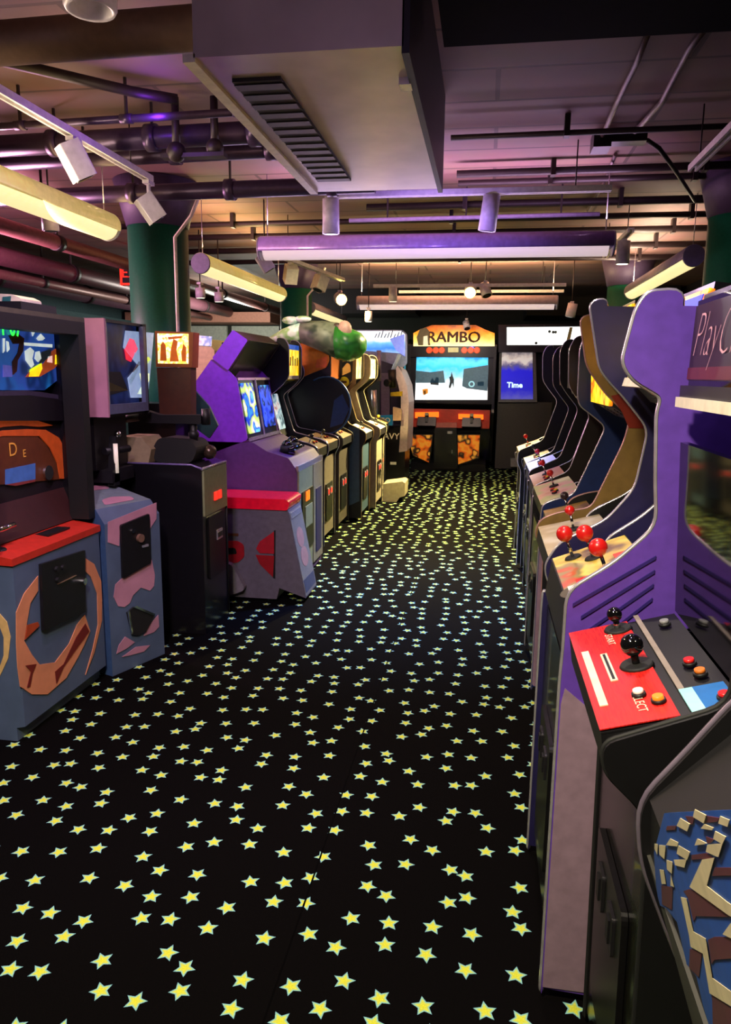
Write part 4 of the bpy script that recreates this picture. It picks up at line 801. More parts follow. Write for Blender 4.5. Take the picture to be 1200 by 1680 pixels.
pl.plate(z, [(-1.373,0.504),(-1.362,0.505),(-1.368,0.170),(-1.382,0.170)], BLK, .003, .003); pl.plate(z, fillet([(-1.822,0.405),(-1.632,0.421),(-1.586,0.395),(-1.584,0.309),(-1.635,0.264),(-1.826,0.261)], .02), RT, .002, .004); pl.plate(z, fillet([(-1.823,0.355),(-1.648,0.371),(-1.634,0.328),(-1.824,0.304)], .015), BLK, .006, .002)
pl.plate(z, [(-1.820,0.469),(-1.624,0.471),(-1.624,0.454),(-1.820,0.448)], BRN, .002, .004); z.build('red_inset', t)
n0 = Vector((-1.275, .645)); n1 = Vector((-1.155, .04)); z = MB(); pl = sheet((-1.155, .04), (-1.275, .645), -1, 4.88)
pl.rect(z, -.155, .16, .01, .60, mat('console_front_grey', '#77706c', .5), .001, .003); pl.disc(z, -.01, .40, .085, mat('faded_pink_print', '#a87a74', .5), .004, .002, ry=.07); pl.disc(z, .0, .26, .09, MATS['faded_pink_print'], .004, .002, ry=.07); pl.rect(z, -.14, .14, .03, .12, mat('dusk_blue_print', '#3e4258', .5), .004, .002); pl.rect(z, -.14, .14, .55, .59, SIL, .004, .004); z.build('front_plate', t)
z = MB(); z.prism_y(fillet([(-1.9, .02), (-1.74, .02), (-1.56, .09), (-1.66, .27), (-1.9, .29)], .04), 4.66, 4.715, mat('foot_grey', '#746c78', .5)); z.build('foot_guard', t)

# ---- purple cabinet with a tilted hood
t = thing('arcade_cabinet', 'bright purple cabinet with a tilted hood and a blue and green screen', 'arcade cabinet', (-1.7, 5.4, 0), 'cabinets of the left row')
Y0, Y1 = 5.06, 5.86
PURV = mat('violet_laminate', '#7a34b8', .55)
BSC2 = art('blue_game_screen', ['#081430', '#1838d0', '#3a60f0', '#0a1a60', '#50b0f0'], 9, emit=.9, seed=11)
up = [(-2.176,1.304),(-1.910,1.645),(-1.791,1.562),(-1.734,1.504),(-1.662,1.077),(-1.910,0.983),(-2.149,1.029)]
for ya, yb in ((Y0, Y0+.02), (Y1-.02, Y1)):
    p = MB().prism_y(fillet(up, .02), ya, yb, PURV).build('side_panel', t)
hood = [(-1.749,1.841),(-1.641,1.772),(-1.791,1.562),(-1.906,1.645)]
z = MB(); z.prism_y(fillet(hood, .015), Y0-.012, Y1+.012, mat('hood_brown_black', '#4a3e30', .5), PURV, PURV); hd = z.build('hood', t)
z = MB(); pp = [(-1.641,1.772),(-1.791,1.562)]; 
slab(z, (pp[1][0]+.001, pp[1][1]), (pp[0][0]+.001, pp[0][1]), Y0+.03, Y1-.03, mat('unlit_marquee', '#2a2420', .25), -1, .006, .004); z.build('marquee', hd)
sc_ = [(-1.657,1.077),(-1.730,1.504)]
BSC = art('game_map_screen', ['#1450d0', '#2a90e8', '#0c30b0', '#b8e060', '#e8f0c0', '#2060e0', '#60c8f0'], 7, emit=1.1, kind='NOISE', detail=1.5, seed=8)
z = MB(); slab(z, sc_[0], sc_[1], Y0+.02, Y1-.02, SBLK, -1, .02, -.004); bz = z.build('bezel', t)
z = MB(); pl = sheet(sc_[0], sc_[1], -1, (Y0+Y1)/2); L = length(*sc_); pl.rect(z, -.36, -.08, .04, L-.03, BSC, .0, .006, r=.03); z.build('screen', bz)
z = MB(); pl.rect(z, .06, .34, .06, L-.05, BSC2, .0, .006, r=.03); z.build('screen', bz)
z = MB(); pl.rect(z, -.012, .002, .0, L, SIL, .0, .01); z.build('divider', bz)
z = MB(); pl.rect(z, -.38, .38, -.012, .012, SIL, .0, .012); z.build('lower_rail', bz)
z = MB(); pl.rect(z, -.38, .38, L-.01, L+.008, CRM, .0, .008); z.build('upper_rail', bz)
low = [(-1.30, .02), (-1.30, .87), (-1.36, .955), (-1.52, 1.0), (-1.62, 1.06), (-2.05, 1.06), (-2.05, .02)]
z = MB(); z.prism_y(fillet(low, .015), Y0, Y1, mat('lower_purple', '#4c2c62', .6)); z.build('lower_body', t)
z = MB(); z.box(-1.302, -1.288, Y0+.01, 5.50, .08, .86, OLV); fp = z.build('front_plate', t)
z = MB(); z.box(-1.302, -1.286, 5.52, Y1-.01, .08, .86, mat('worn_plate', '#8a826c', .4, .2)).box(-1.288, -1.28, 5.60, 5.78, .15, .66, NVY, .0); z.build('front_plate', t)
pl = YZ(-1.288, 1); z = MB(); pl.rect(z, 5.14, 5.50, .25, .70, MATS['coin_door_black'], 0, .01, r=.015); pl.rect(z, 5.22, 5.44, .42, .58, OLV, .01, .004); z.build('coin_door', t)
for yy in (5.24, 5.30):
    z = MB(); pl.rect(z, yy, yy+.04, .62, .69, ORGL, .01, .006); z.build('coin_lamp', t)
z = MB(); pl.rect(z, Y0, Y1, .86, .90, SIL, -.02, .02); z.build('panel_edge', t)
z = MB(); z.cyl((-1.42, 5.24, .985), (-1.42, 5.24, 1.03), .055, .045, RUB).cyl((-1.42, 5.38, .985), (-1.42, 5.38, 1.04), .055, .05, RUB).ball((-1.42, 5.24, 1.03), .04, MATS['gloss_black_ball']).ball((-1.42, 5.40, 1.04), .045, MATS['gloss_black_ball']).tube([(-1.40, 5.2, 1.0), (-1.34, 5.25, 1.02), (-1.34, 5.38, 1.02), (-1.40, 5.44, 1.0)], .018, MATS['gloss_black_ball']); z.build('yoke_control', t)

# ---- the rest of the left row (generic section, facing +X)
def lcab(label, y0, y1, xf, h, inner, outer, edge, mqm, scm, cpc, front_m, group='cabinets of the left row', coin=True, mw=0., dz=0., th=.02, balls=BLK, back=0.):
    q = lambda d, z: (xf-d-(back if z > 1.0+dz and d > .05 else 0), z)
    return cab(label, y0, y1, -1, [q(.04, 0), q(.04, .80), q(0, .86), q(0, .95+dz), q(.06, .98+dz), q(.19, 1.04+dz), q(.29, 1.36+dz), q(.18, 1.45+dz), q(.12, 1.52+dz), q(.12, h-.05), q(.15, h), q(.22, h+.01)], xf-.80,
        (q(.05, .08), q(.05, .80)), (q(.01, .93+dz), q(.20, 1.0+dz)), (q(.24, 1.02+dz), q(.34, 1.42+dz)), (q(.145-mw, 1.50+dz), q(.14-mw, h-.04)), (q(.30, 1.42+dz), q(.17, 1.49+dz)), inner=inner, outer=outer, edge=edge, marq_m=mqm, screen_m=scm, cp_m=cpc, front_m=front_m, cp_front=q(.01, .86), coin=coin, group=group, th=th, balls=balls)
BSC2 = art('blue_game_screen', ['#081430', '#1838d0', '#3a60f0', '#0a1a60', '#50b0f0'], 9, emit=.9, seed=11)
PSC = art('pale_game_screen', ['#3a5a70', '#a8c8d8', '#7aa0b8', '#e8f4f8', '#b03a30'], 8, emit=.7, seed=14)
YB = art('yellow_blue_marquee', ['#ffd21e', '#ffe850', '#ffb400', '#ffe63c'], 10, emit=1.1, seed=6)
t4l, mq = lcab('slim black cabinet with a yellow and blue marquee and pale screen', 5.90, 6.34, -1.34, 1.82, BLK, BLK, SIL, YB, PSC, mat('worn_brown_panel', '#6a5442', .5), MATS['worn_plate'], back=.12)
z = MB(); pl = sheet((-1.605, 1.50), (-1.60, 1.78), -1, 6.12); pl.rect(z, -.19, .19, .24, .28, mat('marquee_blue_top', '#2a5ac0', .4, emit=.7), .001, .002); pl.rect(z, -.19, .19, .0, .03, CRM, .001, .006)
for k in range(5): pl.rect(z, -.17+.075*k, -.14+.075*k, .11, .17+.01*(k % 3), mat('marquee_dark_print', '#7a5a10', .4, emit=.2), .001, .002)
z.build('marquee_band', mq)
t5l, mq = lcab('shallow black cabinet between the yellow marquee and the orange side', 6.40, 6.92, -1.36, 1.64, BLK, mat('brown_side', '#5a3a24', .5), SIL, BLK, PSC, mat('worn_tan_panel', '#8a6a4a', .5), mat('scuffed_plate', '#8a8070', .4, .3), back=.22)
t6l, mq = lcab('cabinet with orange upper side below the green topper', 6.98, 7.56, -1.34, 1.80, BLK, BLK, BLK, ORG, GLS, mat('worn_brown_panel2', '#7a5c40', .5), mat('dented_plate', '#6a6258', .35, .4))
z = MB(); z.prism_y(fillet([(-1.828,1.835),(-1.579,1.814),(-1.485,1.747),(-1.467,1.679),(-1.497,1.606),(-1.651,1.547),(-1.830,1.470)], .02), 6.974, 6.9805, mat('bright_orange_paint', '#e0801c', .5)); z.prism_y([(-1.591,1.678),(-1.491,1.713),(-1.497,1.611),(-1.603,1.599)], 6.970, 6.9745, mat('salmon_orange', '#e8703c', .5)); z.build('orange_side', [c for c in t6l.children if c.name.startswith('side_panel')][0])
# rounded black shroud with blue face between the orange-sided and the tan-edged cabinets
z = MB(); arc = [(-1.50+.24*math.cos(a), 1.25+.27*math.sin(a)) for a in [math.radians(-120+240*i/20) for i in range(21)]]
z.prism_y(arc, 6.97, 7.02, BLK, BLK, BLK); z.tube([(x, 6.965, zz) for x, zz in arc], .008, mat('blue_trim', '#3a5a8c', .3, .3), 6); z.build('shroud', t6l)
z = MB(); z.prism_y([(-1.46, 1.04), (-1.34, 1.08), (-1.275, 1.22), (-1.34, 1.36), (-1.42, 1.30)], 6.962, 6.972, mat('shroud_blue', '#1a3a70', .5)); z.build('shroud_art', t6l)
t7l, mq = lcab('black-sided cabinet with tan edges, orange wordmark and round yellow emblem', 7.64, 8.20, -1.22, 1.80, BLK, BLK, TAN, art('gold_marquee', ['#ffd060', '#ffe8a0', '#ffb030'], 9, emit=.9), GLS, CRM, mat('grey_blue_plate', '#3c5468', .5), th=.03)
sp = [c for c in t7l.children if c.name.startswith('side_panel')][0]
pl = XZ(7.64); z = MB(); WM = mat('orange_wordmark', '#f0a850', .4, emit=.3)
pl.plate(z, [(-1.620,1.650),(-1.359,1.720),(-1.327,1.715),(-1.332,1.694),(-1.380,1.694),(-1.620,1.619)], TAN, .001, .004); pl.plate(z, [(-1.359,1.715),(-1.327,1.715),(-1.329,1.447),(-1.388,1.384),(-1.430,1.341),(-1.417,1.047),(-1.450,1.046),(-1.457,1.351),(-1.372,1.457)], TAN, .001, .004)
pl.plate(z, fillet([(-1.609,1.589),(-1.529,1.615),(-1.486,1.585),(-1.422,1.663),(-1.390,1.642),(-1.384,1.570),(-1.587,1.485)], .015), WM, .002, .004); z.build('wordmark', sp)
z = MB(); P = [(-1.455,1.466)]; pl.disc(z, P[0][0], P[0][1], .055, YEL, .002, .004); pl.rect(z, P[0][0]-.03, P[0][0]+.03, P[0][1]-.012, P[0][1]+.012, BRN, .006, .002); z.build('round_emblem', sp)
z = MB(); pl.plate(z, fillet([(-1.646,1.212),(-1.527,1.266),(-1.473,1.320),(-1.435,1.237),(-1.428,1.036),(-1.526,1.045),(-1.602,1.085)], .03), mat('side_blue_art', '#1c4890', .4), .002, .004); z.build('blue_art', sp)
z = MB(); pl.plate(z, [(-1.404,1.005),(-1.287,0.989),(-1.279,0.219),(-1.397,0.161)], mat('slate_plate', '#3e5a70', .5), .002, .004); z.build('slate_plate', sp)
t8l, mq = lcab('black cabinet with beige edges and a small yellow marquee, beside the low beige step', 8.28, 8.86, -1.16, 1.76, BLK, mat('tan_brown_side', '#8a7862', .5), BEI, art('small_yellow_marquee', ['#ffe060', '#fff0b0', '#f0b040'], 12, emit=.9, seed=2), GLS, CRM, mat('beige_plate', '#9c907a', .5))
t9l, mq = lcab('beige-fronted cabinet with a yellow-knobbed stick, last of the left row', 8.92, 9.50, -1.22, 1.70, BLK, BLK, DGRY, BLK, GLS, mat('ochre_panel', '#c8a468', .4), BEI, balls=YEL)
z = MB(); z.prism_y([(-1.20, .0), (-1.20, .22), (-.96, .26), (-.93, .24), (-.93, .08), (-.99, .06), (-1.03, .0)], 8.92, 9.30, BEI)
tag(z.build('step_box'), 'low beige step box on the carpet at the far end of the left row', 'step')

# green moulded topper lying on the cabinet tops
t = thing('green_topper', 'large green and grey moulded creature-like topper on the left cabinets', 'display topper', (-1.75, 6.73, 1.85))
MB().cyl((-1.9, 6.73, 1.63), (-1.9, 6.73, 1.85), .05, None, BLK).build('stand', t)
GG = art('mottled_green', ['#1c5a1c', '#3aa03a', '#2a7a28', '#58b848'], 5, rough=.35); GW = art('white_green_mottle', ['#e8f0e0', '#9cc878', '#f4f8f0', '#b8d8c8'], 7, rough=.4); GR = art('grey_moss', ['#3a4438', '#5a6450', '#787e68', '#2c3a2c'], 6, rough=.5)
def loft(secs, m, n=18):
    b = MB(); rings = []
    for c, ry, rz in secs: rings.append([b.bm.verts.new((c[0]+.0, c[1]+ry*math.cos(2*math.pi*i/n), c[2]+rz*math.sin(2*math.pi*i/n))) for i in range(n)])
    for p, q in zip(rings, rings[1:]):
        for i in range(n): b.face([p[i], p[(i+1) % n], q[(i+1) % n], q[i]], m, True)
    b.face(list(reversed(rings[0])), m); b.face(rings[-1], m); return b
Yt = 6.73
P = [(-1.973,1.824),(-1.822,1.879),(-1.650,1.912),(-1.650,1.912),(-1.480,1.881),(-1.338,1.838),(-1.338,1.827),(-1.226,1.806),(-1.131,1.807),(-1.081,1.807)]
Z = lambda i, d: (P[i][0], Yt+d, P[i][1])
loft([(Z(0, -.15), .03, .02), (Z(1, -.12), .09, .06), (Z(2, -.08), .14, .10)], GW).build('tail', t)
loft([(Z(2, -.08), .14, .10), (Z(4, 0), .2, .14), (Z(5, 0), .22, .165)], GR).build('body', t)
loft([(Z(5, 0), .22, .165), (Z(7, 0), .21, .15), (Z(8, 0), .16, .11), (Z(9, 0), .05, .05)], GG).build('head', t)
q = Vector(Z(7, -.12)); MB().ball(q+Vector((-.03, 0, .13)), .065, mat('flesh_pink', '#c8a08c', .5), (1, .8, 1.2)).ball(q+Vector((-.10, .02, .15)), .04, mat('moss_brown', '#4a3a30', .5)).build('crest', t)
q = Vector(Z(3, -.15)); MB().ball(q+Vector((-.09, 0, .10)), .05, GW, (1.6, 1, .7)).ball(q+Vector((.02, 0, .11)), .05, GW, (1.6, 1, .6)).build('fin', t)

# ------------------------------------------------------------------ back wall machines
# big gun cabinet in the middle
t = thing('gun_game_cabinet', 'large gun cabinet facing the aisle with an orange lettered marquee', 'arcade cabinet', (-.55, 12.7, 0))
YF = 12.25
X0, X1 = [(-1.275,1.199),(0.150,1.222)][0][0], [(-1.275,1.199),(0.150,1.222)][1][0]
z = MB()
for xa, xb in ((X0, X0+.04), (X1-.04, X1)): z.prism_x(fillet([(12.55, .12), (12.25, .95), (12.27, 1.0), (12.30, 2.05), (12.4, 2.12), (13.5, 2.12), (13.5, .05)], .03), xa, xb, SBLK)
z.box(X0+.04, X1-.04, 13.4, 13.5, .05, 2.12, SBLK); z.build('cabinet_shell', t)
z = MB(); pl = XZ(12.30)
mo = [(-1.192,2.005),(-1.197,2.212),(-1.079,2.276),(-0.897,2.341),(-0.194,2.342),(-0.062,2.279),(0.107,2.216),(0.116,2.013)]
z.prism([(x, 12.30, zz) for x, zz in mo], (0, .12, 0), mat('marquee_back', '#5a2a08', .5)); pl.plate(z, mo, grad('sunset_marquee', [(0, '#fff0b0'), (.35, '#ffd060'), (.6, '#f8a020'), (.85, '#d86a10'), (1, '#a04810')], mo[0][1], mo[3][1], emit=1.15, noise=.5), .001, .008); mq = z.build('marquee', t)
z = MB(); P = [(-0.545,2.145),(-0.915,2.071),(-0.163,2.223)]
pl.text(z, 'RAMBO', P[0][0], P[0][1], .24, mat('marquee_letters', '#5a1c06', .5), .012, sx=1.05); pl.text(z, 'RAMBO', P[0][0]+.008, P[0][1]+.003, .24, MATS['marquee_letters'], .0125, sx=1.05); pl.text(z, 'RAMBO', P[0][0]-.006, P[0][1]-.003, .24, MATS['marquee_letters'], .013, sx=1.05); z.build('marquee_letters', mq)
z = MB(); pl.plate(z, [(-1.112,2.019),(-1.142,2.148),(-1.092,2.276),(-0.988,2.302),(-0.933,2.238),(-0.944,2.148),(-0.914,2.020)], mat('marquee_figure', '#7a6a48', .5, emit=.25), .010, .004); pl.plate(z, [(-1.033,2.019),(-1.029,2.161),(-0.966,2.174),(-0.953,2.020)], mat('marquee_figure_pale', '#f4e8c0', .5, emit=.8), .014, .004); z.build('marquee_figure', mq)
z = MB(); z.box(X0+.04, X1-.04, 12.31, 12.36, *[p[1] for p in [(-0.579,1.835),(-0.586,2.029)]], SBLK); z.build('lamp_strip', t)
P = [(-0.931,1.943),(-0.825,1.943),(-0.728,1.944),(-0.366,1.946),(-0.262,1.947),(-0.163,1.948)]
for x, zz in P: z = MB(); z.cyl((x, 12.31, zz), (x, 12.285, zz), .052, .045, mat('round_red_lamp', '#f0501c', .3, emit=.7)); z.build('round_lamp', t)
z = MB(); pl = XZ(12.30); pl.plate(z, fillet([(-0.626,1.911),(-0.629,1.988),(-0.461,1.989),(-0.458,1.912)], .01), mat('cream_lamp', '#e8dc9c', .4, emit=.4), .01, .01); z.build('label_lamp', t)
SP = [(-1.150,1.138),(0.036,1.158),(0.020,1.843),(-1.140,1.833)]
z = MB(); z.box(X0+.04, X1-.04, 12.365, 12.42, [(-0.557,1.088),(-0.583,1.875)][0][1], [(-0.557,1.088),(-0.583,1.875)][1][1], SBLK); z.build('screen_bezel', t)
pl = XZ(12.36); z = MB(); pl.plate(z, SP, grad('street_scene_screen', [(0, '#e8f0f4'), (.22, '#ffffff'), (.4, '#cfe4ee'), (.55, '#8cc8e8'), (.75, '#28b8e0'), (.9, '#58d0f0'), (1, '#1890d0')], SP[0][1], SP[2][1], emit=1.2, noise=.35), .0, .006); scn = z.build('screen', t)
z = MB(); SG1 = mat('screen_slate', '#4a6a7c', .4, emit=.35); SG2 = mat('screen_slate_dark', '#24323c', .4, emit=.15); SG3 = mat('screen_amber', '#e8902c', .4, emit=.7)
S_ = lambda p, m: pl.plate(z, p, m, .007, .002)
S_([(-1.143,1.417),(-1.148,1.615),(-0.906,1.592),(-0.694,1.620),(-0.661,1.424)], SG1); S_([(-0.381,1.375),(-0.364,1.650),(0.033,1.719),(0.030,1.302),(-0.300,1.337)], SG1); S_([(-0.902,1.447),(-0.871,1.500),(-0.835,1.448),(-0.810,1.514),(-0.770,1.501),(-0.767,1.383),(-0.901,1.394)], SG2)
S_([(-0.598,1.517),(-0.572,1.530),(-0.561,1.609),(-0.537,1.530),(-0.517,1.478),(-0.520,1.334),(-0.544,1.425),(-0.573,1.333),(-0.600,1.346),(-0.582,1.451)], SG2); S_([(-1.033,1.313),(-0.939,1.327),(-0.937,1.248),(-1.017,1.220)], SG3); S_([(-1.019,1.286),(-0.973,1.300),(-0.971,1.229),(-1.003,1.220)], SG2); S_([(-0.133,1.444),(-0.034,1.453),(-0.031,1.380),(-0.131,1.384)], SG2)
P = [(-0.229,1.409)]; pl.disc(z, P[0][0], P[0][1], .05, mat('screen_cyan_mark', '#9ce0f0', .4, emit=.7), .008, .002); pl.disc(z, P[0][0], P[0][1], .03, SG1, .011, .001)
z.build('screen_figures', scn)
# gun shelf, holster panels
z = MB(); P = [(-1.191,0.704),(0.085,0.733),(0.074,0.995),(-1.198,0.970)]; z.box(P[0][0], P[1][0], 12.15, 12.36, P[0][1], P[2][1], mat('shelf_red_brown', '#a02a18', .5)); z.build('gun_shelf', t)
for i, p in enumerate(([(-1.118,0.852),(-0.735,0.874),(-0.737,0.957),(-1.121,0.945)], [(-0.414,0.852),(-0.016,0.852),(-0.019,0.930),(-0.417,0.932)])):
    z = MB(); z.prism([(x, 12.10, zz) for x, zz in p], (0, .05, 0), ORGL); z.build('light_bar', t)
z = MB(); P = [(-0.777,0.707),(-0.435,0.715),(-0.438,0.793),(-0.759,0.786)]; z.prism([(x, 12.08, zz) for x, zz in P], (0, .07, 0), mat('silver_red_panel', '#b86a64', .3, .4)); z.build('start_panel', t)
for sx in (-1, 1):
    xc = (X0+X1)/2+sx*.36; z = MB(); z.prism_x([(12.0, .74), (12.16, .70), (12.16, .86), (12.06, .88)], xc-.15, xc+.15, DGRY); z.build('gun_holder', t)
    z = MB(); z.prism_x(fillet([(11.98, .90), (12.20, .84), (12.20, .88), (12.0, .95)], .01), xc-.03, xc+.03, mat('gun_olive', '#6a6448', .5)); z.prism_x([(12.02, .90), (12.10, .88), (12.06, .80), (12.0, .80)], xc-.02, xc+.02, BLK); z.build('light_gun', t)
HA = art('holster_orange_art', ['#f08018', '#f8a030', '#e86a10', '#201812', '#f8b040'], 7, rough=.4, emit=.22, kind='NOISE', detail=1)
for sx, p in ((-1, [(-1.195,0.595),(-0.808,0.604),(-0.855,0.116),(-1.139,0.236),(-1.182,0.369)]), (1, [(-0.430,0.613),(-0.045,0.623),(-0.056,0.229),(-0.404,0.098)])):
    z = MB(); z.prism([(x, 12.05, zz) for x, zz in p], (0, .25, 0), SBLK); pl = XZ(12.05); cx = sum(q[0] for q in p)/len(p); cz = sum(q[1] for q in p)/len(p)
    pl.plate(z, [((x-cx)*.92+cx, (zz-cz)*.92+cz) for x, zz in p], HA, .001, .004); z.build('side_pod', t)
z = MB(); P = [(-0.783,0.039),(-0.401,0.051),(-0.437,0.709),(-0.789,0.700)]; z.prism([(x, 12.0, zz) for x, zz in P], (0, .4, 0), SBLK); z.build('center_column', t)
z = MB(); z.box(-.58, -.50, 11.99, 12.0, .62, .66, SIL).box(-.50, -.49, 11.99, 12.0, .30, .36, SIL); z.build('coin_slot', t)
z = MB(); z.box(X0+.1, X1-.1, 12.1, 13.4, 0, .12, SBLK); z.build('base', t)

# gun game with arched side, left of it
t = thing('gun_game_cabinet', 'tall gun cabinet with arched pale side, blue and white marquee and NAVY lettering', 'arcade cabinet', (-1.6, 11.2, 0))
YN = 10.6
mo = [(-1.932,2.165),(-1.193,2.167),(-1.123,2.109),(-1.113,1.698),(-1.182,1.646),(-1.841,1.852),(-1.930,1.852)]
z = MB(); z.prism([(x, YN, zz) for x, zz in fillet(mo, .03)], (0, .06, 0), mat('marquee_pale_back', '#8090b0', .5)); pl = XZ(YN)
zt = mo[0][1]; pl.plate(z, [(-1.915,2.148),(-1.201,2.150),(-1.148,2.100),(-1.143,1.841),(-1.912,1.886)], grad('sea_marquee', [(0, '#9cc8f0'), (.25, '#2a7ad8'), (.45, '#60b0f0'), (.65, '#f4fcff'), (1, '#ffffff')], zt-.34, zt, emit=1.2, noise=.25), .001, .004); mq = z.build('marquee', t)
z = MB(); P = [(-1.416,2.083),(-1.233,2.025)]; [pl.plate(z, [(P[0][0]-.17+.045*k, P[0][1]-.03), (P[0][0]-.155+.045*k, P[0][1]-.03), (P[0][0]-.125+.045*k, P[0][1]+.03+.02*(k % 3)), (P[0][0]-.14+.045*k, P[0][1]+.03+.02*(k % 3))], mat('marquee_slate_script', '#4a6a8c', .4, emit=.2), .006, .001) for k in range(9)]; z.build('marquee_script', mq)
z = MB(); P = [(-1.362,1.957),(-1.167,1.756)]; pl.plate(z, [(-1.363,2.041),(-1.157,2.109),(-1.142,1.799),(-1.273,1.882)], mat('marquee_periwinkle', '#7a90e8', .4, emit=.8), .006, .002); z.build('marquee_art', mq)
arc = [(-1.270,1.705),(-1.189,1.587),(-1.107,1.400),(-1.075,1.160),(-1.078,0.901),(-1.086,0.463),(-1.201,0.442),(-1.183,0.899),(-1.191,1.245),(-1.248,1.458),(-1.312,1.628)]
z = MB(); z.prism([(x, YN, zz) for x, zz in arc], (0, .8, 0), mat('arch_pale_lilac', '#d0c0c4', .5)); z.build('arched_side', t)
P = [(-1.581,0.181),(-1.115,0.196),(-1.217,1.671),(-1.602,1.684)]
z = MB(); z.box(P[0][0], P[2][0], 11.2, 11.4, .02, 2.0, SBLK); z.build('back_panel', t)
z = MB(); z.box(P[0][0], P[1][0], YN+.02, 11.3, .02, .82, SBLK); lb = z.build('lower_body', t)
z = MB(); pl = XZ(YN+.02); Q = [(-1.367,0.665),(-1.289,0.277)]; pl.text(z, 'NAVY', Q[0][0], Q[0][1], .125, WHT, .004, bold=.001); pl.rect(z, Q[1][0]-.04, Q[1][0]+.05, Q[1][1]-.02, Q[1][1]+.02, WHT, .001, .004); z.build('white_letters', lb)
z = MB(); Q = [(-1.494,0.825),(-1.299,0.829),(-1.302,0.977),(-1.496,0.964)]; z.prism([(x, 10.55, zz) for x, zz in Q], (0, .1, 0), mat('blue_badge_paint', '#106aa0', .4, emit=.1)); XZ(10.55).text(z, 'TO', sum(q[0] for q in Q)/4, sum(q[1] for q in Q)/4, .10, CRM, .004); z.build('badge', t)
z = MB(); Q = [(-1.286,0.902),(-1.164,0.905),(-1.167,1.060),(-1.289,1.092)]; z.prism([(x, 10.5, zz) for x, zz in Q], (0, .15, 0), mat('control_cream_red', '#d0b09c', .4)); z.build('control_panel', t)
z = MB(); Q = [(-1.209,1.821),(-1.307,1.568),(-1.287,1.416),(-1.339,1.432)]; z.cyl((Q[0][0], 10.5, Q[0][1]), (Q[1][0], 10.45, Q[1][1]), .03, None, mat('pale_blue_barrel', '#a8d0e0', .4)); z.cyl((Q[1][0], 10.45, Q[1][1]+.04), (Q[2][0], 10.42, Q[2][1]-.05), .06, .05, BLK); z.cyl((Q[3][0]-.03, 10.35, Q[3][1]), (Q[3][0]+.05, 10.5, Q[3][1]), .05, None, BLK); z.build('mounted_gun', t)
z = MB(); Q = [(-1.321,1.246),(-1.157,1.249),(-1.158,1.317),(-1.322,1.297)]; z.prism([(x, 10.45, zz) for x, zz in Q], (0, .1, 0), YEL); z.build('yellow_bar', t)
z = MB(); Q = [(-1.503,1.877),(-1.496,1.455),(-1.564,1.327),(-1.540,0.897)]; z.cyl((Q[0][0], 10.5, Q[0][1]), (Q[1][0], 10.48, Q[1][1]), .035, None, mat('lilac_grey_tube', '#8a8090', .4, .4)); z.cyl((Q[2][0], 10.48, Q[2][1]), (Q[3][0], 10.48, Q[3][1]), .04, None, SIL); z.build('gun_tube', t)
z = MB(); Q = [(-1.548,0.856),(-1.417,0.859),(-1.430,1.569),(-1.559,1.567)]; z.prism([(x, 11.17, zz) for x, zz in Q], (0, .03, 0), mat('taupe_panel', '#6a605e', .5)); z.build('taupe_panel', t)

# white-marquee machine right of the middle cabinet
t = thing('arcade_cabinet', 'grey cabinet with blank white lit marquee and a blue screen at the back right', 'arcade cabinet', (.4, 12.9, 0))
Q = [(0.217,1.950),(1.346,1.958),(1.321,2.354),(0.200,2.333)]
z = MB(); z.prism([(x, 12.4, zz) for x, zz in [(0.180,1.921),(1.489,1.931),(1.460,2.373),(0.160,2.352)]], (0, .5, 0), SBLK); XZ(12.4).plate(z, [(0.310,2.037),(1.481,2.044),(1.463,2.327),(0.297,2.315)], mat('white_marquee_glow', '#f4fff4', .4, emit=1.6), .001, .006); mq = z.build('marquee', t)
z = MB(); XZ(12.4).plate(z, [(1.227,2.043),(1.277,2.317),(1.324,2.317),(1.284,2.043)], mat('marquee_bronze', '#8a7440', .4, emit=.2), .008, .003); pp = XZ(12.4)
for px in ([(0.969,2.250),(0.770,2.069),(1.027,2.241),(1.064,2.241)]): pp.disc(z, px[0], px[1], .022, mat('marquee_grey_print', '#5a6a5c', .4), .008, .002)
z.build('marquee_print', mq)
Q = [(0.215,1.121),(0.839,1.132),(0.775,1.973),(0.197,1.969)]
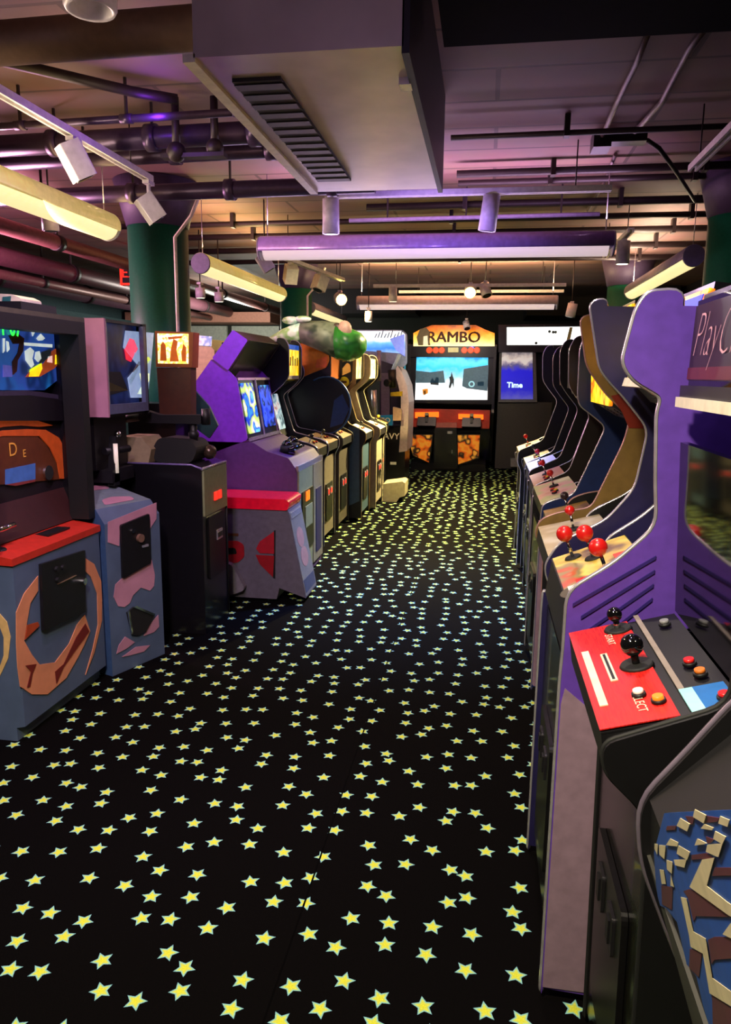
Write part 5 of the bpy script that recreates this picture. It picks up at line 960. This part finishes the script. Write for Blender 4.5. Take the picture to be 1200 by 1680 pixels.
z = MB(); z.prism([(x, 12.45, zz) for x, zz in Q], (0, .4, 0), mat('screen_surround_grey', '#5a5a62', .4)); z.build('screen_surround', t)
z = MB(); pl = XZ(12.45); pl.plate(z, [(0.253,1.169),(0.772,1.178),(0.723,1.926),(0.239,1.923)], grad('blue_title_screen', [(0, '#5a5ac8'), (.2, '#2a28d0'), (.6, '#2420e0'), (.72, '#605a90'), (.85, '#f0e8e0'), (1, '#807880')], Q[0][1]+.05, Q[2][1]-.05, emit=.6, noise=.3), .001, .006); sc2 = z.build('screen', t)
z = MB(); P = [(0.468,1.399)]; pl.text(z, 'Time', P[0][0], P[0][1], .12, mat('screen_white_text', '#c8f0ff', .4, emit=1.2), .009, bold=.004); z.build('screen_text', sc2)
z = MB(); Q = [(0.206,0.002),(1.083,0.030),(1.021,1.131),(0.157,1.116)]; z.box(Q[0][0], Q[1][0], 12.5, 13.2, .02, Q[2][1], mat('dim_grey_body', '#2c2a2c', .6)); z.box(Q[0][0], Q[1][0]+.4, 12.9, 13.2, .02, 2.05, SBLK); z.build('body', t)
z = MB(); Q = [(0.462,0.071),(0.779,0.081),(0.772,0.213),(0.456,0.203)]; z.prism([(x, 12.35, zz) for x, zz in Q], (0, .15, 0), GRY); z.build('foot_plate', t)
# dark base cabinet right of the middle cabinet
# machines of the row behind, seen between
t = thing('arcade_cabinet', 'cream-sided cabinet in the row behind, left of the purple hood', 'arcade cabinet', (-3.0, 7.0, 0))
P = [(-2.713,1.383),(-2.470,1.608),(-2.466,1.745),(-2.562,1.853),(-2.709,1.853)]
z = MB(); z.prism_y(P, 6.6, 7.2, mat('cream_laminate', '#d8c890', .5)); z.box(P[0][0]-.3, P[1][0], 6.65, 7.2, 0, P[0][1]+.2, SBLK); z.build('cabinet_shell', t)
P = [(-2.691,1.792),(-2.492,1.782),(-2.484,1.869),(-2.688,1.884)]; z = MB(); z.prism_y(P, 6.585, 6.6, art('pale_blue_marquee', ['#d8e4f4', '#8aa0d0', '#f0f0f8', '#b0707a'], 10, emit=.7, seed=9)); z.build('marquee', t)
